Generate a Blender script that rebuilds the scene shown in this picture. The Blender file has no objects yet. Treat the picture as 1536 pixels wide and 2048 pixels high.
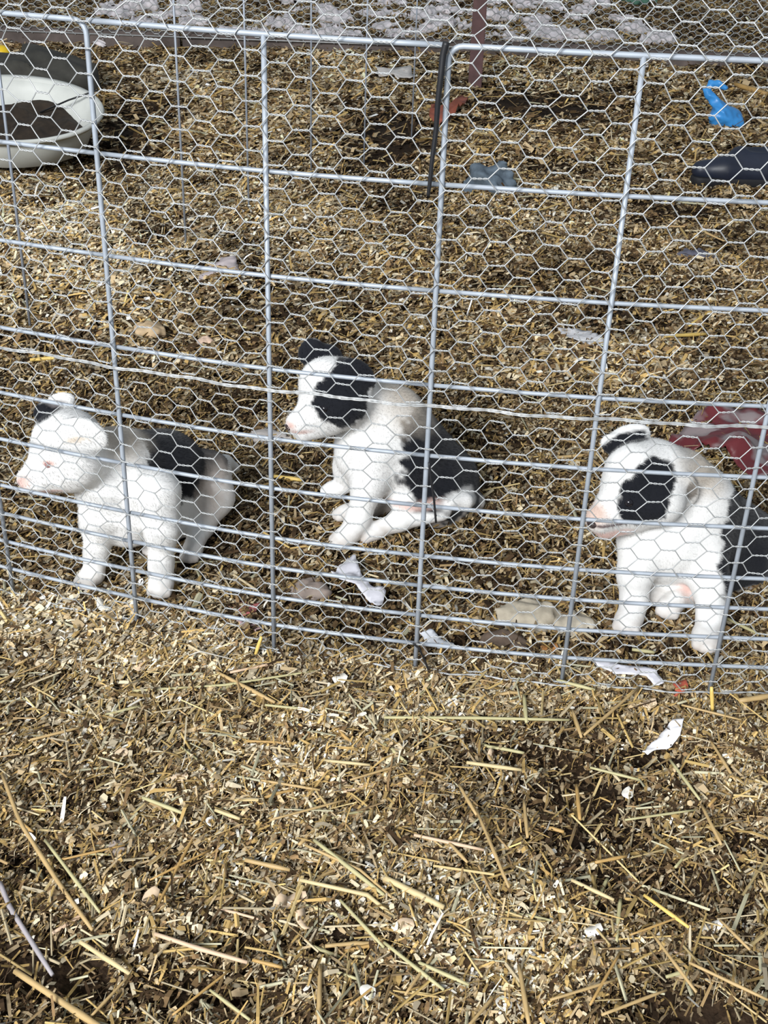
import bpy, bmesh, math, random
import numpy as np
from mathutils import Vector, Matrix
from mathutils.bvhtree import BVHTree

random.seed(7)
RNG = np.random.default_rng(11)
C = bpy.context.scene.collection
SC = bpy.context.scene

# ------------------------------------------------------------------ camera
CAM_H, FPX = 0.95, 2401.44
PITCH, ROLL = math.radians(29.7658), math.radians(2.08106)
_c, _s, _cr, _sr = math.cos(PITCH), math.sin(PITCH), math.cos(ROLL), math.sin(ROLL)
UP0 = np.array([0, _s, _c]); EX = np.array([1.0, 0, 0]); FW = np.array([0, _c, -_s])
CR = _cr * EX + _sr * UP0
CU = -_sr * EX + _cr * UP0
cam_data = bpy.data.cameras.new('camera')
cam_data.sensor_fit = 'HORIZONTAL'; cam_data.sensor_width = 36.0
cam_data.lens = 36.0 * FPX / 1536.0
cam_data.clip_start = 0.02; cam_data.clip_end = 100
cam = bpy.data.objects.new('camera', cam_data); C.objects.link(cam)
M = Matrix.Identity(4)
for i in range(3):
    M[i][0], M[i][1], M[i][2] = CR[i], CU[i], -FW[i]
M[2][3] = CAM_H
cam.matrix_world = M
SC.camera = cam

# ------------------------------------------------------------------ light, exposure
w = bpy.data.worlds.new('world'); SC.world = w; w.use_nodes = True
bg = w.node_tree.nodes['Background']
bg.inputs[0].default_value = (0.80, 0.90, 1.0, 1); bg.inputs[1].default_value = 0.36


def area_light(name, loc, target, sx, sy, power, col):
    d = bpy.data.lights.new(name, 'AREA'); d.shape = 'RECTANGLE'; d.size = sx; d.size_y = sy
    d.energy = power; d.color = col
    o = bpy.data.objects.new(name, d); C.objects.link(o); o.location = loc
    o.rotation_euler = (Vector(target) - Vector(loc)).to_track_quat('-Z', 'Y').to_euler()
    return o


# daylight from the open barn side behind the photographer
area_light('daylight_opening', (-2.6, -4.2, 3.7), (0.0, 1.8, 0.0), 3.2, 1.8, 950, (0.97, 0.985, 1.0))
vs = SC.view_settings
vs.view_transform = 'Standard'; vs.look = 'None'; vs.gamma = 1.0; vs.use_curve_mapping = False
vs.exposure = 0.0


# ------------------------------------------------------------------ helpers
def ray(px, py):
    return FW + CR * (px - 768) / FPX - CU * (py - 1024) / FPX


def ground(px, py, z=0.0):
    d = ray(px, py); t = (z - CAM_H) / d[2]
    return np.array([0, 0, CAM_H]) + t * d


def at(px, py, y):
    d = ray(px, py)
    return np.array([0, 0, CAM_H]) + d * y / d[1]


def tag(o, label=None, cat=None, group=None, kind=None):
    if label: o['label'] = label
    if cat: o['category'] = cat
    if group: o['group'] = group
    if kind: o['kind'] = kind
    return o


def empty(name, loc=(0, 0, 0)):
    o = bpy.data.objects.new(name, None); C.objects.link(o); o.location = loc
    o.empty_display_size = 0.02
    return o


def link(name, me, mat=None, parent=None):
    o = bpy.data.objects.new(name, me); C.objects.link(o)
    if mat and not me.materials: me.materials.append(mat)
    if parent:
        o.parent = parent
        o.matrix_parent_inverse = Matrix.Translation(-Vector(parent.location))
    return o


def np_mesh(name, V, faces, smooth=True, colors=None, cname='coat'):
    """V (n,3); faces (m,k) int array"""
    me = bpy.data.meshes.new(name)
    V = np.asarray(V, dtype=np.float32); F = np.asarray(faces, dtype=np.int32)
    k = F.shape[1]
    me.vertices.add(len(V)); me.vertices.foreach_set('co', V.ravel())
    me.loops.add(F.size); me.loops.foreach_set('vertex_index', F.ravel())
    me.polygons.add(len(F))
    me.polygons.foreach_set('loop_start', np.arange(0, F.size, k, dtype=np.int32))
    try:
        me.polygons.foreach_set('loop_total', np.full(len(F), k, dtype=np.int32))
    except Exception:
        pass
    me.polygons.foreach_set('use_smooth', np.full(len(F), smooth, dtype=bool))
    if colors is not None:
        a = me.color_attributes.new(cname, 'FLOAT_COLOR', 'POINT')
        cc = np.ones((len(V), 4), dtype=np.float32); cc[:, :3] = colors
        a.data.foreach_set('color', cc.ravel())
    me.update(calc_edges=True); me.validate()
    return me


def mat_simple(name, col, rough=0.6, metal=0.0, noise=0.0, nscale=40.0, bump=0.0, spec=0.4):
    m = bpy.data.materials.new(name); m.use_nodes = True
    nt = m.node_tree; b = nt.nodes['Principled BSDF']
    b.inputs['Base Color'].default_value = (*col, 1); b.inputs['Roughness'].default_value = rough
    b.inputs['Metallic'].default_value = metal; b.inputs['Specular IOR Level'].default_value = spec
    if noise or bump:
        tc = nt.nodes.new('ShaderNodeTexCoord'); n = nt.nodes.new('ShaderNodeTexNoise')
        n.inputs['Scale'].default_value = nscale; n.inputs['Detail'].default_value = 5
        nt.links.new(tc.outputs['Object'], n.inputs['Vector'])
        if noise:
            r = nt.nodes.new('ShaderNodeMapRange')
            r.inputs['From Min'].default_value = 0.3; r.inputs['From Max'].default_value = 0.7
            r.inputs['To Min'].default_value = 1 - noise; r.inputs['To Max'].default_value = 1 + noise
            mx = nt.nodes.new('ShaderNodeVectorMath'); mx.operation = 'SCALE'
            mx.inputs[0].default_value = col
            nt.links.new(n.outputs['Fac'], r.inputs['Value']); nt.links.new(r.outputs['Result'], mx.inputs['Scale'])
            nt.links.new(mx.outputs['Vector'], b.inputs['Base Color'])
        if bump:
            bp = nt.nodes.new('ShaderNodeBump'); bp.inputs['Strength'].default_value = bump
            bp.inputs['Distance'].default_value = 0.003
            nt.links.new(n.outputs['Fac'], bp.inputs['Height']); nt.links.new(bp.outputs['Normal'], b.inputs['Normal'])
    return m


def mat_attr(name, attr, rough=0.8, bump=0.0, bscale=200, spec=0.25, sheen=0.0):
    m = bpy.data.materials.new(name); m.use_nodes = True
    nt = m.node_tree; b = nt.nodes['Principled BSDF']
    a = nt.nodes.new('ShaderNodeAttribute'); a.attribute_name = attr
    nt.links.new(a.outputs['Color'], b.inputs['Base Color'])
    b.inputs['Roughness'].default_value = rough; b.inputs['Specular IOR Level'].default_value = spec
    if sheen: b.inputs['Sheen Weight'].default_value = sheen
    if bump:
        tc = nt.nodes.new('ShaderNodeTexCoord'); n = nt.nodes.new('ShaderNodeTexNoise')
        n.inputs['Scale'].default_value = bscale; n.inputs['Detail'].default_value = 4
        nt.links.new(tc.outputs['Object'], n.inputs['Vector'])
        bp = nt.nodes.new('ShaderNodeBump'); bp.inputs['Strength'].default_value = bump
        bp.inputs['Distance'].default_value = 0.002
        nt.links.new(n.outputs['Fac'], bp.inputs['Height']); nt.links.new(bp.outputs['Normal'], b.inputs['Normal'])
    return m


def tube_arrays(pts, rad, sides=6, caps=True):
    """swept tube through pts with radius per point -> (verts, quads)"""
    P = np.asarray(pts, float); n = len(P)
    R = np.full(n, rad) if np.isscalar(rad) else np.asarray(rad, float)
    T = np.gradient(P, axis=0); T /= np.linalg.norm(T, axis=1)[:, None] + 1e-12
    ref = np.array([0.0, 0, 1.0])
    if abs(T[0] @ ref) > 0.9: ref = np.array([1.0, 0, 0])
    u = np.cross(T[0], ref); u /= np.linalg.norm(u)
    V = []
    ang = np.arange(sides) * 2 * np.pi / sides
    for i in range(n):
        u = u - T[i] * (u @ T[i]); u /= np.linalg.norm(u) + 1e-12
        v = np.cross(T[i], u)
        V.append(P[i] + R[i] * (np.cos(ang)[:, None] * u + np.sin(ang)[:, None] * v))
    V = np.concatenate(V)
    Fq = []
    for i in range(n - 1):
        for k in range(sides):
            k2 = (k + 1) % sides
            Fq.append((i * sides + k, i * sides + k2, (i + 1) * sides + k2, (i + 1) * sides + k))
    if caps:
        c0 = len(V); V = np.vstack([V, P[0], P[-1]])
        for k in range(sides):
            k2 = (k + 1) % sides
            Fq.append((c0, k2, k, k)); e = (n - 1) * sides
            Fq.append((c0 + 1, e + k, e + k2, e + k2))
    return V, Fq


def faces_mesh(name, V, Fq, smooth=True):
    me = bpy.data.meshes.new(name)
    Fs = [tuple(f[:3]) if len(f) == 4 and f[2] == f[3] else tuple(f) for f in Fq]
    me.from_pydata([tuple(map(float, v)) for v in V], [], Fs)
    for p in me.polygons: p.use_smooth = smooth
    me.update()
    return me


def tube(name, pts, rad, mat, parent=None, sides=8):
    V, Fq = tube_arrays(pts, rad, sides)
    return link(name, faces_mesh(name, V, Fq), mat, parent)


def wob(p, k, seed=0):
    """cheap smooth pseudo noise in about [-1,1]"""
    r = np.random.default_rng(seed); out = 0
    for i in range(6):
        d = r.normal(size=3); d /= np.linalg.norm(d)
        out = out + np.sin((p @ d) * k * r.uniform(0.6, 1.7) + r.uniform(0, 6.28))
    return out / 3.2


# ------------------------------------------------------------------ terrain
def px_patch(l):
    out = []
    for px, py, rx, ry, a in l:
        c = ground(px, py); ex = ground(px + rx, py); ey = ground(px, py - ry)
        out.append((c[0], c[1], abs(ex[0] - c[0]) + 1e-3, abs(ey[1] - c[1]) + 1e-3, a))
    return out


# dark damp soil showing through, with the far pit's shade put into its colour
SOIL_SHADE = px_patch([
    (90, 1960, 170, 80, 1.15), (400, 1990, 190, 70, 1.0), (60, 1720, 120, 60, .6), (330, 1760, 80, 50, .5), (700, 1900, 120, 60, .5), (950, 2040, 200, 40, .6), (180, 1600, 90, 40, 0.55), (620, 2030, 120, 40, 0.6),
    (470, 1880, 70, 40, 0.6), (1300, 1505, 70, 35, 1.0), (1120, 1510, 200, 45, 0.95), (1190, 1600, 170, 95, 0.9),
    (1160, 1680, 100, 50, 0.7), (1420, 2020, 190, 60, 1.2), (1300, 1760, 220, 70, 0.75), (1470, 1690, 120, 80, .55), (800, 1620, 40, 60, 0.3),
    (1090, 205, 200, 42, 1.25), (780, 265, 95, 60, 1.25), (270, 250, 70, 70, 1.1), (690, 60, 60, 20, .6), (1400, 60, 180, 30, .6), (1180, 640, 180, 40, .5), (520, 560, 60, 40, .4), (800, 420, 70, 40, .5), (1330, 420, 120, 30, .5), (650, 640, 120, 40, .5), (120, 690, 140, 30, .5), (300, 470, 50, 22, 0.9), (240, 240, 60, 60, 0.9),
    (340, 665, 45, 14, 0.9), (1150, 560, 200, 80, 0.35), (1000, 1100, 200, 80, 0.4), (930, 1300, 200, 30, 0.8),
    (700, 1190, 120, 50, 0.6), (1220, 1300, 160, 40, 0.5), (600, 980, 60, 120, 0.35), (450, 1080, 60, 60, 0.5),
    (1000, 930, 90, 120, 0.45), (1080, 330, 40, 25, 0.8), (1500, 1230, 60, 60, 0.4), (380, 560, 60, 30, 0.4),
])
# pale fresh shavings
PALE = px_patch([
    (120, 1245, 240, 75, 1.1), (420, 1310, 190, 45, 0.9), (110, 430, 150, 70, 1.0), (230, 540, 190, 80, 0.85), (640, 1340, 160, 40, .6), (250, 1330, 200, 40, .7),
    (900, 1420, 160, 60, 0.6), (1000, 1560, 90, 80, 0.5), (980, 1850, 120, 120, 0.8), (850, 1780, 120, 60, 0.7),
    (640, 1480, 120, 80, 0.5), (500, 450, 240, 110, 0.6), (380, 150, 110, 30, 0.6), (760, 130, 260, 26, 0.7), (1150, 145, 260, 22, .6), (330, 350, 90, 30, .5), (620, 240, 80, 40, .4),
    (1350, 720, 130, 60, 0.4), (560, 1760, 140, 60, 0.5), (1000, 420, 100, 40, 0.3), (150, 1420, 160, 60, 0.5),
])


def patches(x, y, L):
    o = np.zeros_like(x)
    for cx, cy, rx, ry, a in L:
        o = np.maximum(o, a * np.exp(-(((x - cx) / rx) ** 2 + ((y - cy) / ry) ** 2)))
    return o


def gz(x, y):
    x = np.asarray(x, float); y = np.asarray(y, float)
    p = np.stack([x, y, 0 * x], -1)
    amp = np.clip((np.abs(y - 1.55) - 0.30) / 0.5, 0.12, 1.0)
    h = 0.010 * wob(p, 7.0, 1) * amp + 0.005 * wob(p, 22.0, 2) * np.clip(amp, .35, 1) + 0.0025 * wob(p, 70, 3)
    h = h + .011 * wob(p, 26, 14) * np.clip((y - 1.72) / .25, 0, 1) + .006 * wob(p, 34, 16) * np.clip((1.2 - y) / .1, 0, 1)
    h = h + 0.02 * wob(p, 2.2, 4) * np.clip((y - 2.4) / 1.5, 0, 1)
    front = np.clip((1.25 - y) / 0.15, 0, 1)
    h = h - 0.022 * np.clip(patches(x, y, SOIL_SHADE), 0, 1) * np.maximum(front, np.clip((y - 2.2) / .5, 0, 1))
    h = h + 0.012 * np.exp(-((x + .42) / .25) ** 2 - ((y - 1.27) / .06) ** 2)
    return h - 0.006


def ground_rows():
    ys = [0.30]
    while ys[-1] < 12.0:
        ys.append(ys[-1] + 0.012 + 0.012 * max(0, ys[-1] - 1.2))
    return np.array(ys)


ys = ground_rows(); nx = 150
us = np.linspace(-1, 1, nx)
Yg, Ug = np.meshgrid(ys, us, indexing='ij')
Xg = Ug * (0.75 + 0.52 * Yg)
Zg = gz(Xg, Yg)
Vg = np.stack([Xg, Yg, Zg], -1).reshape(-1, 3)
ii = (np.arange(len(ys) - 1)[:, None] * nx + np.arange(nx - 1)[None]).ravel()
Fg = np.stack([ii, ii + 1, ii + nx + 1, ii + nx], -1)
mg = bpy.data.materials.new('damp_bedding_soil'); mg.use_nodes = True
nt = mg.node_tree; b = nt.nodes['Principled BSDF']; b.inputs['Roughness'].default_value = 0.95
b.inputs['Specular IOR Level'].default_value = 0.15
tc = nt.nodes.new('ShaderNodeTexCoord')
n1 = nt.nodes.new('ShaderNodeTexNoise'); n1.inputs['Scale'].default_value = 90; n1.inputs['Detail'].default_value = 6
n2 = nt.nodes.new('ShaderNodeTexNoise'); n2.inputs['Scale'].default_value = 5; n2.inputs['Detail'].default_value = 4
mxn = nt.nodes.new('ShaderNodeMath'); mxn.operation = 'MULTIPLY_ADD'; mxn.inputs[1].default_value = 0.7
rmp = nt.nodes.new('ShaderNodeValToRGB')
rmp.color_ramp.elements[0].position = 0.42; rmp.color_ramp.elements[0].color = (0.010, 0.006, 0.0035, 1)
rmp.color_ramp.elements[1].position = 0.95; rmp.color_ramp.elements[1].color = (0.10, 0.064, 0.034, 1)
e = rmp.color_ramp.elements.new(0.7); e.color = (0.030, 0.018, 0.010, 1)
nt.links.new(tc.outputs['Object'], n1.inputs['Vector']); nt.links.new(tc.outputs['Object'], n2.inputs['Vector'])
sc2 = nt.nodes.new('ShaderNodeMath'); sc2.operation = 'MULTIPLY'; sc2.inputs[1].default_value = 0.55
nt.links.new(n2.outputs['Fac'], sc2.inputs[0])
nt.links.new(n1.outputs['Fac'], mxn.inputs[0]); nt.links.new(sc2.outputs[0], mxn.inputs[2])
nt.links.new(mxn.outputs[0], rmp.inputs['Fac']); nt.links.new(rmp.outputs['Color'], b.inputs['Base Color'])
bp = nt.nodes.new('ShaderNodeBump'); bp.inputs['Strength'].default_value = 0.8; bp.inputs['Distance'].default_value = 0.01
nt.links.new(n1.outputs['Fac'], bp.inputs['Height']); nt.links.new(bp.outputs['Normal'], b.inputs['Normal'])
floor = link('floor', np_mesh('floor', Vg, Fg), mg)
tag(floor, 'dark damp earth floor under the straw and wood shavings', 'floor', kind='structure')

# ------------------------------------------------------------------ shavings (stuff)
PAL = np.array([[.66, .57, .41], [.50, .38, .23], [.44, .30, .12], [.22, .14, .07], [.055, .033, .017],
                [.74, .71, .65], [.34, .26, .16], [.40, .34, .25]])


def chip_set(y0, y1, dens, L, W, bent, seed, tone, narrow=0.2, tscale=1.0):
    r = np.random.default_rng(seed)
    area = (y1 - y0) * (2 * 0.33 + 2 * .37 * (y0 + y1) / 2)
    n = int(area * dens)
    y = r.uniform(y0, y1, n)
    x = r.uniform(-1, 1, n) * (0.33 + 0.37 * y)
    soil = patches(x, y, SOIL_SHADE); pale = patches(x, y, PALE)
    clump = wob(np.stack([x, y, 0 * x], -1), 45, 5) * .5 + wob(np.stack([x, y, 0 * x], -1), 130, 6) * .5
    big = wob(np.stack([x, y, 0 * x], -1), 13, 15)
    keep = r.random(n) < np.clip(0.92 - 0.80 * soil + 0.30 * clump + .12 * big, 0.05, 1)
    x, y, soil, pale, clump, big = x[keep], y[keep], soil[keep], pale[keep], clump[keep], big[keep]; n = len(x)
    ln = L * np.exp(r.normal(0, 0.38, n)); wd = W * np.exp(r.normal(0, 0.35, n))
    nar = r.random(n) < narrow
    ln = np.where(nar, ln * r.uniform(1.8, 3.6, n), ln); wd = np.where(nar, wd * 0.5, wd)
    # the flakes lie mostly swept one way by the pups' feet
    th = np.where(r.random(n) < 0.55, r.normal(math.radians(62), 0.5, n), r.uniform(0, np.pi, n))
    dx = np.stack([np.cos(th), np.sin(th), r.normal(0, 0.30, n)], -1); dx /= np.linalg.norm(dx, axis=1)[:, None]
    nz = np.stack([r.normal(0, .45, n), r.normal(0, .45, n), np.ones(n)], -1)
    nz -= dx * (nz * dx).sum(1)[:, None]; nz /= np.linalg.norm(nz, axis=1)[:, None]
    dy = np.cross(nz, dx)
    z = gz(x, y) + r.uniform(0.000, 0.011, n) + 0.006 * np.clip(clump, -1, 1) + 0.003
    c = np.stack([x, y, z], -1)
    hl = (ln / 2)[:, None] * dx; hw = (wd / 2)[:, None] * dy
    tp = r.uniform(.35, 1.0, n)[:, None]; tq = r.uniform(.35, 1.0, n)[:, None]
    if bent:
        b = (nz * (ln * r.uniform(-.22, .22, n))[:, None])
        V = np.stack([c - hl - hw * tp, c - hl + hw * tq, c + b - hw, c + b + hw, c + hl - hw * tq, c + hl + hw * tp], 1)
        base = np.arange(n)[:, None] * 6
        F = np.concatenate([base + np.array([[0, 2, 3, 1]]), base + np.array([[2, 4, 5, 3]])])
        k = 6
    else:
        V = np.stack([c - hl - hw * tp, c - hl + hw * tq, c + hl + hw * tp, c + hl - hw * tq], 1)
        F = np.arange(n)[:, None] * 4 + np.array([[0, 1, 2, 3]]); k = 4
    pr = np.array(tone); pr = pr / pr.sum()
    idx = r.choice(len(PAL), n, p=pr)
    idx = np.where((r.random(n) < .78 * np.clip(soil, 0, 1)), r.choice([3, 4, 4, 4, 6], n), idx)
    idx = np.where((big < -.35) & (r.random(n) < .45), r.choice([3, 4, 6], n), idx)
    idx = np.where((r.random(n) < .75 * np.clip(pale, 0, 1)), r.choice([0, 0, 5, 1, 7], n), idx)
    idx = np.where(nar & (r.random(n) < .5) & (idx != 4), 2, idx)
    col = PAL[idx] * tscale * np.exp(r.normal(0, .24, n))[:, None] * np.clip(1 + .16 * clump + .26 * big + .35 * np.clip(pale, 0, 1), .35, 1.5)[:, None] * np.array([1.0, .985, .94])
    return V.reshape(-1, 3), F, np.repeat(np.clip(col, 0, .9), k, axis=0)


m_chip = mat_attr('wood_shavings', 'tint', rough=0.85, spec=0.15)
#        cream tan ochre brown dark white olive grey
FRONT = [.24, .20, .12, .18, .17, .02, .07, .05]
PEN = [.14, .17, .10, .24, .22, .02, .12, .05]
REAR = [.14, .20, .12, .22, .18, .02, .14, .05]
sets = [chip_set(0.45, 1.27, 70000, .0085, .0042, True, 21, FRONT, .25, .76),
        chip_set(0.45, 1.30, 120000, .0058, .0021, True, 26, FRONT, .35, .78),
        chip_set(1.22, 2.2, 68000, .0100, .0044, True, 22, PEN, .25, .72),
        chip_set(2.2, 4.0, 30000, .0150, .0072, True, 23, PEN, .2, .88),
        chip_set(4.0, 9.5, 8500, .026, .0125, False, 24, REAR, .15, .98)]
for (V, F, col), lb in zip(sets,
                           ('pale wood shavings and chopped straw spread in front of the wire fence',
                                'fine wood fibres and crumbs sprinkled over the front bedding',
                                'trodden brown shavings and chopped straw around the puppies',
                                'dull brown shavings covering the ground behind the puppies',
                                'brown straw litter at the far end of the barn floor')):
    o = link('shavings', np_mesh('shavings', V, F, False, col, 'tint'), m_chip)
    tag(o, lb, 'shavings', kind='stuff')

# finer loose straw, uncountable
m_strawattr = mat_attr('loose_straw', 'tint', rough=0.6, spec=0.3)


def straw_litter(y0, y1, n, L, W, seed):
    r = np.random.default_rng(seed)
    y = r.uniform(y0, y1, n); x = r.uniform(-1, 1, n) * (0.3 + 0.36 * y)
    ok = r.random(n) < np.clip(1 - .5 * patches(x, y, SOIL_SHADE), .25, 1)
    x, y = x[ok], y[ok]; n = len(x)
    th = r.uniform(0, np.pi, n); ln = L * np.exp(r.normal(0, .45, n)); wd = W * np.exp(r.normal(0, .3, n))
    d = np.stack([np.cos(th), np.sin(th), r.normal(0, .10, n)], -1)
    s = np.stack([-np.sin(th), np.cos(th), 0 * th], -1)
    z = gz(x, y) + r.uniform(.006, .016, n)
    c = np.stack([x, y, z], -1); up = np.array([0, 0, 1.0])
    prof = [(-.5, 0.15), (0, .5), (.5, .15)]
    V = []
    for e in (-.5, .5):
        for a, h in prof:
            V.append(c + d * (ln * e)[:, None] + s * (wd * a)[:, None] + up * (wd * h)[:, None])
    V = np.stack(V, 1)
    base = np.arange(n)[:, None] * 6
    F = np.concatenate([base + np.array([[0, 3, 4, 1]]), base + np.array([[1, 4, 5, 2]])])
    pal = np.array([[.62, .47, .22], [.50, .35, .13], [.56, .46, .29], [.36, .24, .11], [.48, .45, .30]])
    col = pal[r.integers(0, 5, n)] * .78 * np.exp(r.normal(0, .25, n))[:, None]
    return V.reshape(-1, 3), F, np.repeat(np.clip(col, 0, .9), 6, axis=0)


for (a, lb) in (((.45, 1.27, 2900, .034, .0024, 31), 'thin broken straw scattered over the front bedding'),
                ((1.3, 3.2, 1500, .034, .0034, 32), 'thin broken straw scattered inside the pen'),
                ((3.2, 8.5, 1600, .07, .007, 33), 'thin broken straw on the far barn floor')):
    V, F, col = straw_litter(*a)
    tag(link('broken_straw', np_mesh('broken_straw', V, F, False, col, 'tint'), m_strawattr), lb, 'straw', kind='stuff')

# ------------------------------------------------------------------ wire pen
S = 0.95
POSTS = np.array([(-0.539, 1.46), (-0.345, 1.397), (-0.145, 1.344), (0.05, 1.313), (0.247, 1.293), (0.445, 1.287)]) * S
RAILH = np.array([0.805, 0.661, 0.54, 0.423, 0.329, 0.258, 0.184, 0.138, 0.091, 0.045]) * S
_ext = [np.array([-0.80, 1.60]) * S * 1.0] + [np.array([-0.716, 1.535]) * S] if False else []
PATH = np.vstack([[POSTS[0] + 2 * np.array([-.178, .085])], [POSTS[0] + np.array([-.182, .072])], POSTS,
                  [POSTS[5] + np.array([.188, .002])], [POSTS[5] + np.array([.375, .012])]])
# arc-length spline through the post feet
_t = np.concatenate([[0], np.cumsum(np.linalg.norm(np.diff(PATH, axis=0), axis=1))])


def catmull(P, t, q):
    q = np.atleast_1d(q); out = np.zeros((len(q), 2))
    m = np.gradient(P, t, axis=0)
    i = np.clip(np.searchsorted(t, q, 'right') - 1, 0, len(t) - 2)
    h = (t[i + 1] - t[i])[:, None]; u = ((q - t[i]) / (t[i + 1] - t[i]))[:, None]
    return ((2 * u**3 - 3 * u**2 + 1) * P[i] + (u**3 - 2 * u**2 + u) * h * m[i]
            + (-2 * u**3 + 3 * u**2) * P[i + 1] + (u**3 - u**2) * h * m[i + 1])


def fence_xy(q, off=0.0):
    p = catmull(PATH, _t, q); d = catmull(PATH, _t, np.atleast_1d(q) + 1e-3) - catmull(PATH, _t, np.atleast_1d(q) - 1e-3)
    d /= np.linalg.norm(d, axis=1)[:, None]
    nrm = np.stack([d[:, 1], -d[:, 0]], -1)          # towards the photographer
    return p + nrm * off


m_bar = mat_simple('galvanised_rod', (.35, .385, .43), rough=.55, metal=.25, noise=.10, nscale=60, spec=.3)
m_net = mat_simple('galvanised_netting', (.42, .43, .43), rough=.45, metal=.35, noise=.12, nscale=90, spec=.4)


def q_of(k): return _t[k + 2]          # k = 0..5 for posts A..F


def bar_path(q0, q1, z, off=0.0, n=9):
    q = np.linspace(q0, q1, n); xy = fence_xy(q, off)
    return np.column_stack([xy, np.full(n, z)])


def upright(k, z0, z1, off=0.0):
    xy = fence_xy(_t[k + 2] if isinstance(k, int) else k, off)[0]
    return np.array([[xy[0], xy[1], z] for z in np.linspace(z0, z1, 3)])


R_TOP, R_RAIL, R_UP = .0030, .0026, .0029


def panel(label, q0, q1, uprights, corner=None):
    base = fence_xy((q0 + q1) / 2)[0]
    t = empty('wire_pen_panel', (base[0], base[1], 0))
    tag(t, label, 'fence panel', 'wire panels of the puppy pen')
    for i, z in enumerate(RAILH):
        a, b_ = q0 + .002, q1 - .002
        if i == 0 and corner is not None:
            # top rod bends down into the end upright with a rounded corner
            qc = _t[corner + 2]
            xy = fence_xy(qc)[0]; rr = .014; pts = []
            sgn = 1 if abs(qc - q0) < abs(qc - q1) else -1
            far = q1 - .002 if sgn > 0 else q0 + .002
            run = bar_path(far, qc + sgn * rr, z)
            arc = []
            for a_ in np.linspace(0, np.pi / 2, 6)[1:]:
                p = fence_xy(qc + sgn * rr * (1 - math.sin(a_)))[0]
                arc.append([p[0], p[1], z - rr * (1 - math.cos(a_))])
            down = [[xy[0], xy[1], zz] for zz in np.linspace(z - rr - .02, -.012, 5)]
            tube('frame_rod', np.vstack([run, arc, down]), R_TOP, m_bar, t)
        else:
            tube('horizontal_wire', bar_path(a, b_, z, -.004 if i else 0), R_TOP if i == 0 else R_RAIL, m_bar, t)
    for k in uprights:
        q = _t[k + 2] if isinstance(k, int) else k
        tube('vertical_wire', upright(q, -.012, RAILH[0]), R_UP, m_bar, t)
    return t


panel('leftmost wire pen panel in front of the white faced puppy', _t[0], q_of(1), [0, _t[1]], corner=1)
panel('middle wire pen panel in front of the sitting puppy with the black ear', q_of(1), q_of(3), [2])
panel('rightmost wire pen panel in front of the puppy with the black eye patch', q_of(3), _t[-1], [4, 5, _t[-2]], corner=3)

# hexagonal netting tied on the outside of the panels
PITCH_U, PITCH_V, TW = 0.0267, 0.0253, 0.0165


def bend(q, v, off):
    """netting sheet point: stands upright, leans back above the top rod"""
    xy = fence_xy(q, off); z = np.array(v, float).copy()
    over = np.clip(z - (RAILH[0] + .004), 0, None)
    lean = 0.62
    z = z - over * (1 - math.cos(lean))
    bk = over * math.sin(lean)
    d = fence_xy(q, off) - fence_xy(q, off + .01)
    d /= np.linalg.norm(d, axis=1)[:, None]
    wobb = .0022 * np.sin(q * 37 + v * 21) + .0016 * np.sin(q * 91 - v * 47)
    return np.column_stack([xy + d * bk[:, None] + d * wobb[:, None], z])


def net_strip(parent, v0, v1, off, phase, drift, seed, r_w=.00062):
    r = np.random.default_rng(seed)
    q0, q1 = _t[0] + .02, _t[-1] - .02
    ncol = int((q1 - q0) / PITCH_U); nrow = int(round((v1 - v0) / PITCH_V))
    VV, FF, nv = [], [], 0

    def add(pts, rad, sides):
        nonlocal nv
        V, Fq = tube_arrays(pts, rad, sides, caps=False)
        VV.append(V); FF.append(np.array(Fq) + nv); nv += len(V)
    node = {}
    for c in range(ncol):
        for k in range(nrow + 1):
            v = v0 + (k + (.5 if c % 2 else 0)) * PITCH_V
            if v > v1 + 1e-6: continue
            cq = q0 + (c + .5) * PITCH_U + phase + drift * (v - v0) + r.normal(0, .0007)
            cv = v + r.normal(0, .0008)
            node[(c, k)] = (cq - TW / 2, cq + TW / 2, cv)
    for (c, k), (ql, qr, v) in node.items():
        ts = np.linspace(0, 1, 10); ph = r.uniform(0, 6)
        for s in (0, np.pi):
            a = ts * 2 * np.pi * 1.5 + s + ph
            pts = bend(ql + (qr - ql) * ts, v + .00075 * np.cos(a), off)
            pts[:, 1] -= .00075 * np.sin(a)
            add(pts, r_w, 4)
        # wires fan from the right end of this twist to the left ends next column
        for k2 in ((k, k - 1) if c % 2 == 0 else (k, k + 1)):
            if (c + 1, k2) in node:
                n2 = node[(c + 1, k2)]
                ts = np.array([0, .15, .5, .85, 1.0])
                add(bend(qr + (n2[0] - qr) * ts, v + (n2[2] - v) * ts, off), r_w * 1.12, 5)
    V = np.vstack(VV); F = np.vstack(FF)
    o = link('hexagon_mesh', np_mesh('hexagon_mesh', V, F, True), m_net, parent)
    o['kind'] = 'stuff'
    for v in (v0 - PITCH_V * .12, v1 + PITCH_V * .12):
        q = np.linspace(q0, q1, 240); ts = np.arange(240)
        for s in (0, np.pi):
            pts = bend(q, v + .0007 * np.cos(ts * 1.3 + s), off + .001); pts[:, 1] += .0007 * np.sin(ts * 1.3 + s)
            tube('edge_wire', pts, .0007, m_net, parent, 5)


SEAM = .402 * S
for lb, a in (('lower strip of chicken wire along the foot of the pen panels', (.012, SEAM - .005, .0062, .004, .0, 41)),
              ('upper strip of chicken wire leaning back over the top of the pen panels', (SEAM + .003, .93, .0062, .013, .02, 42))):
    t = empty('chicken_wire', (0, fence_xy(q_of(3))[0][1], a[0]))
    tag(t, lb, 'chicken wire', 'chicken wire strips tied to the pen')
    net_strip(t, *a)

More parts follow.
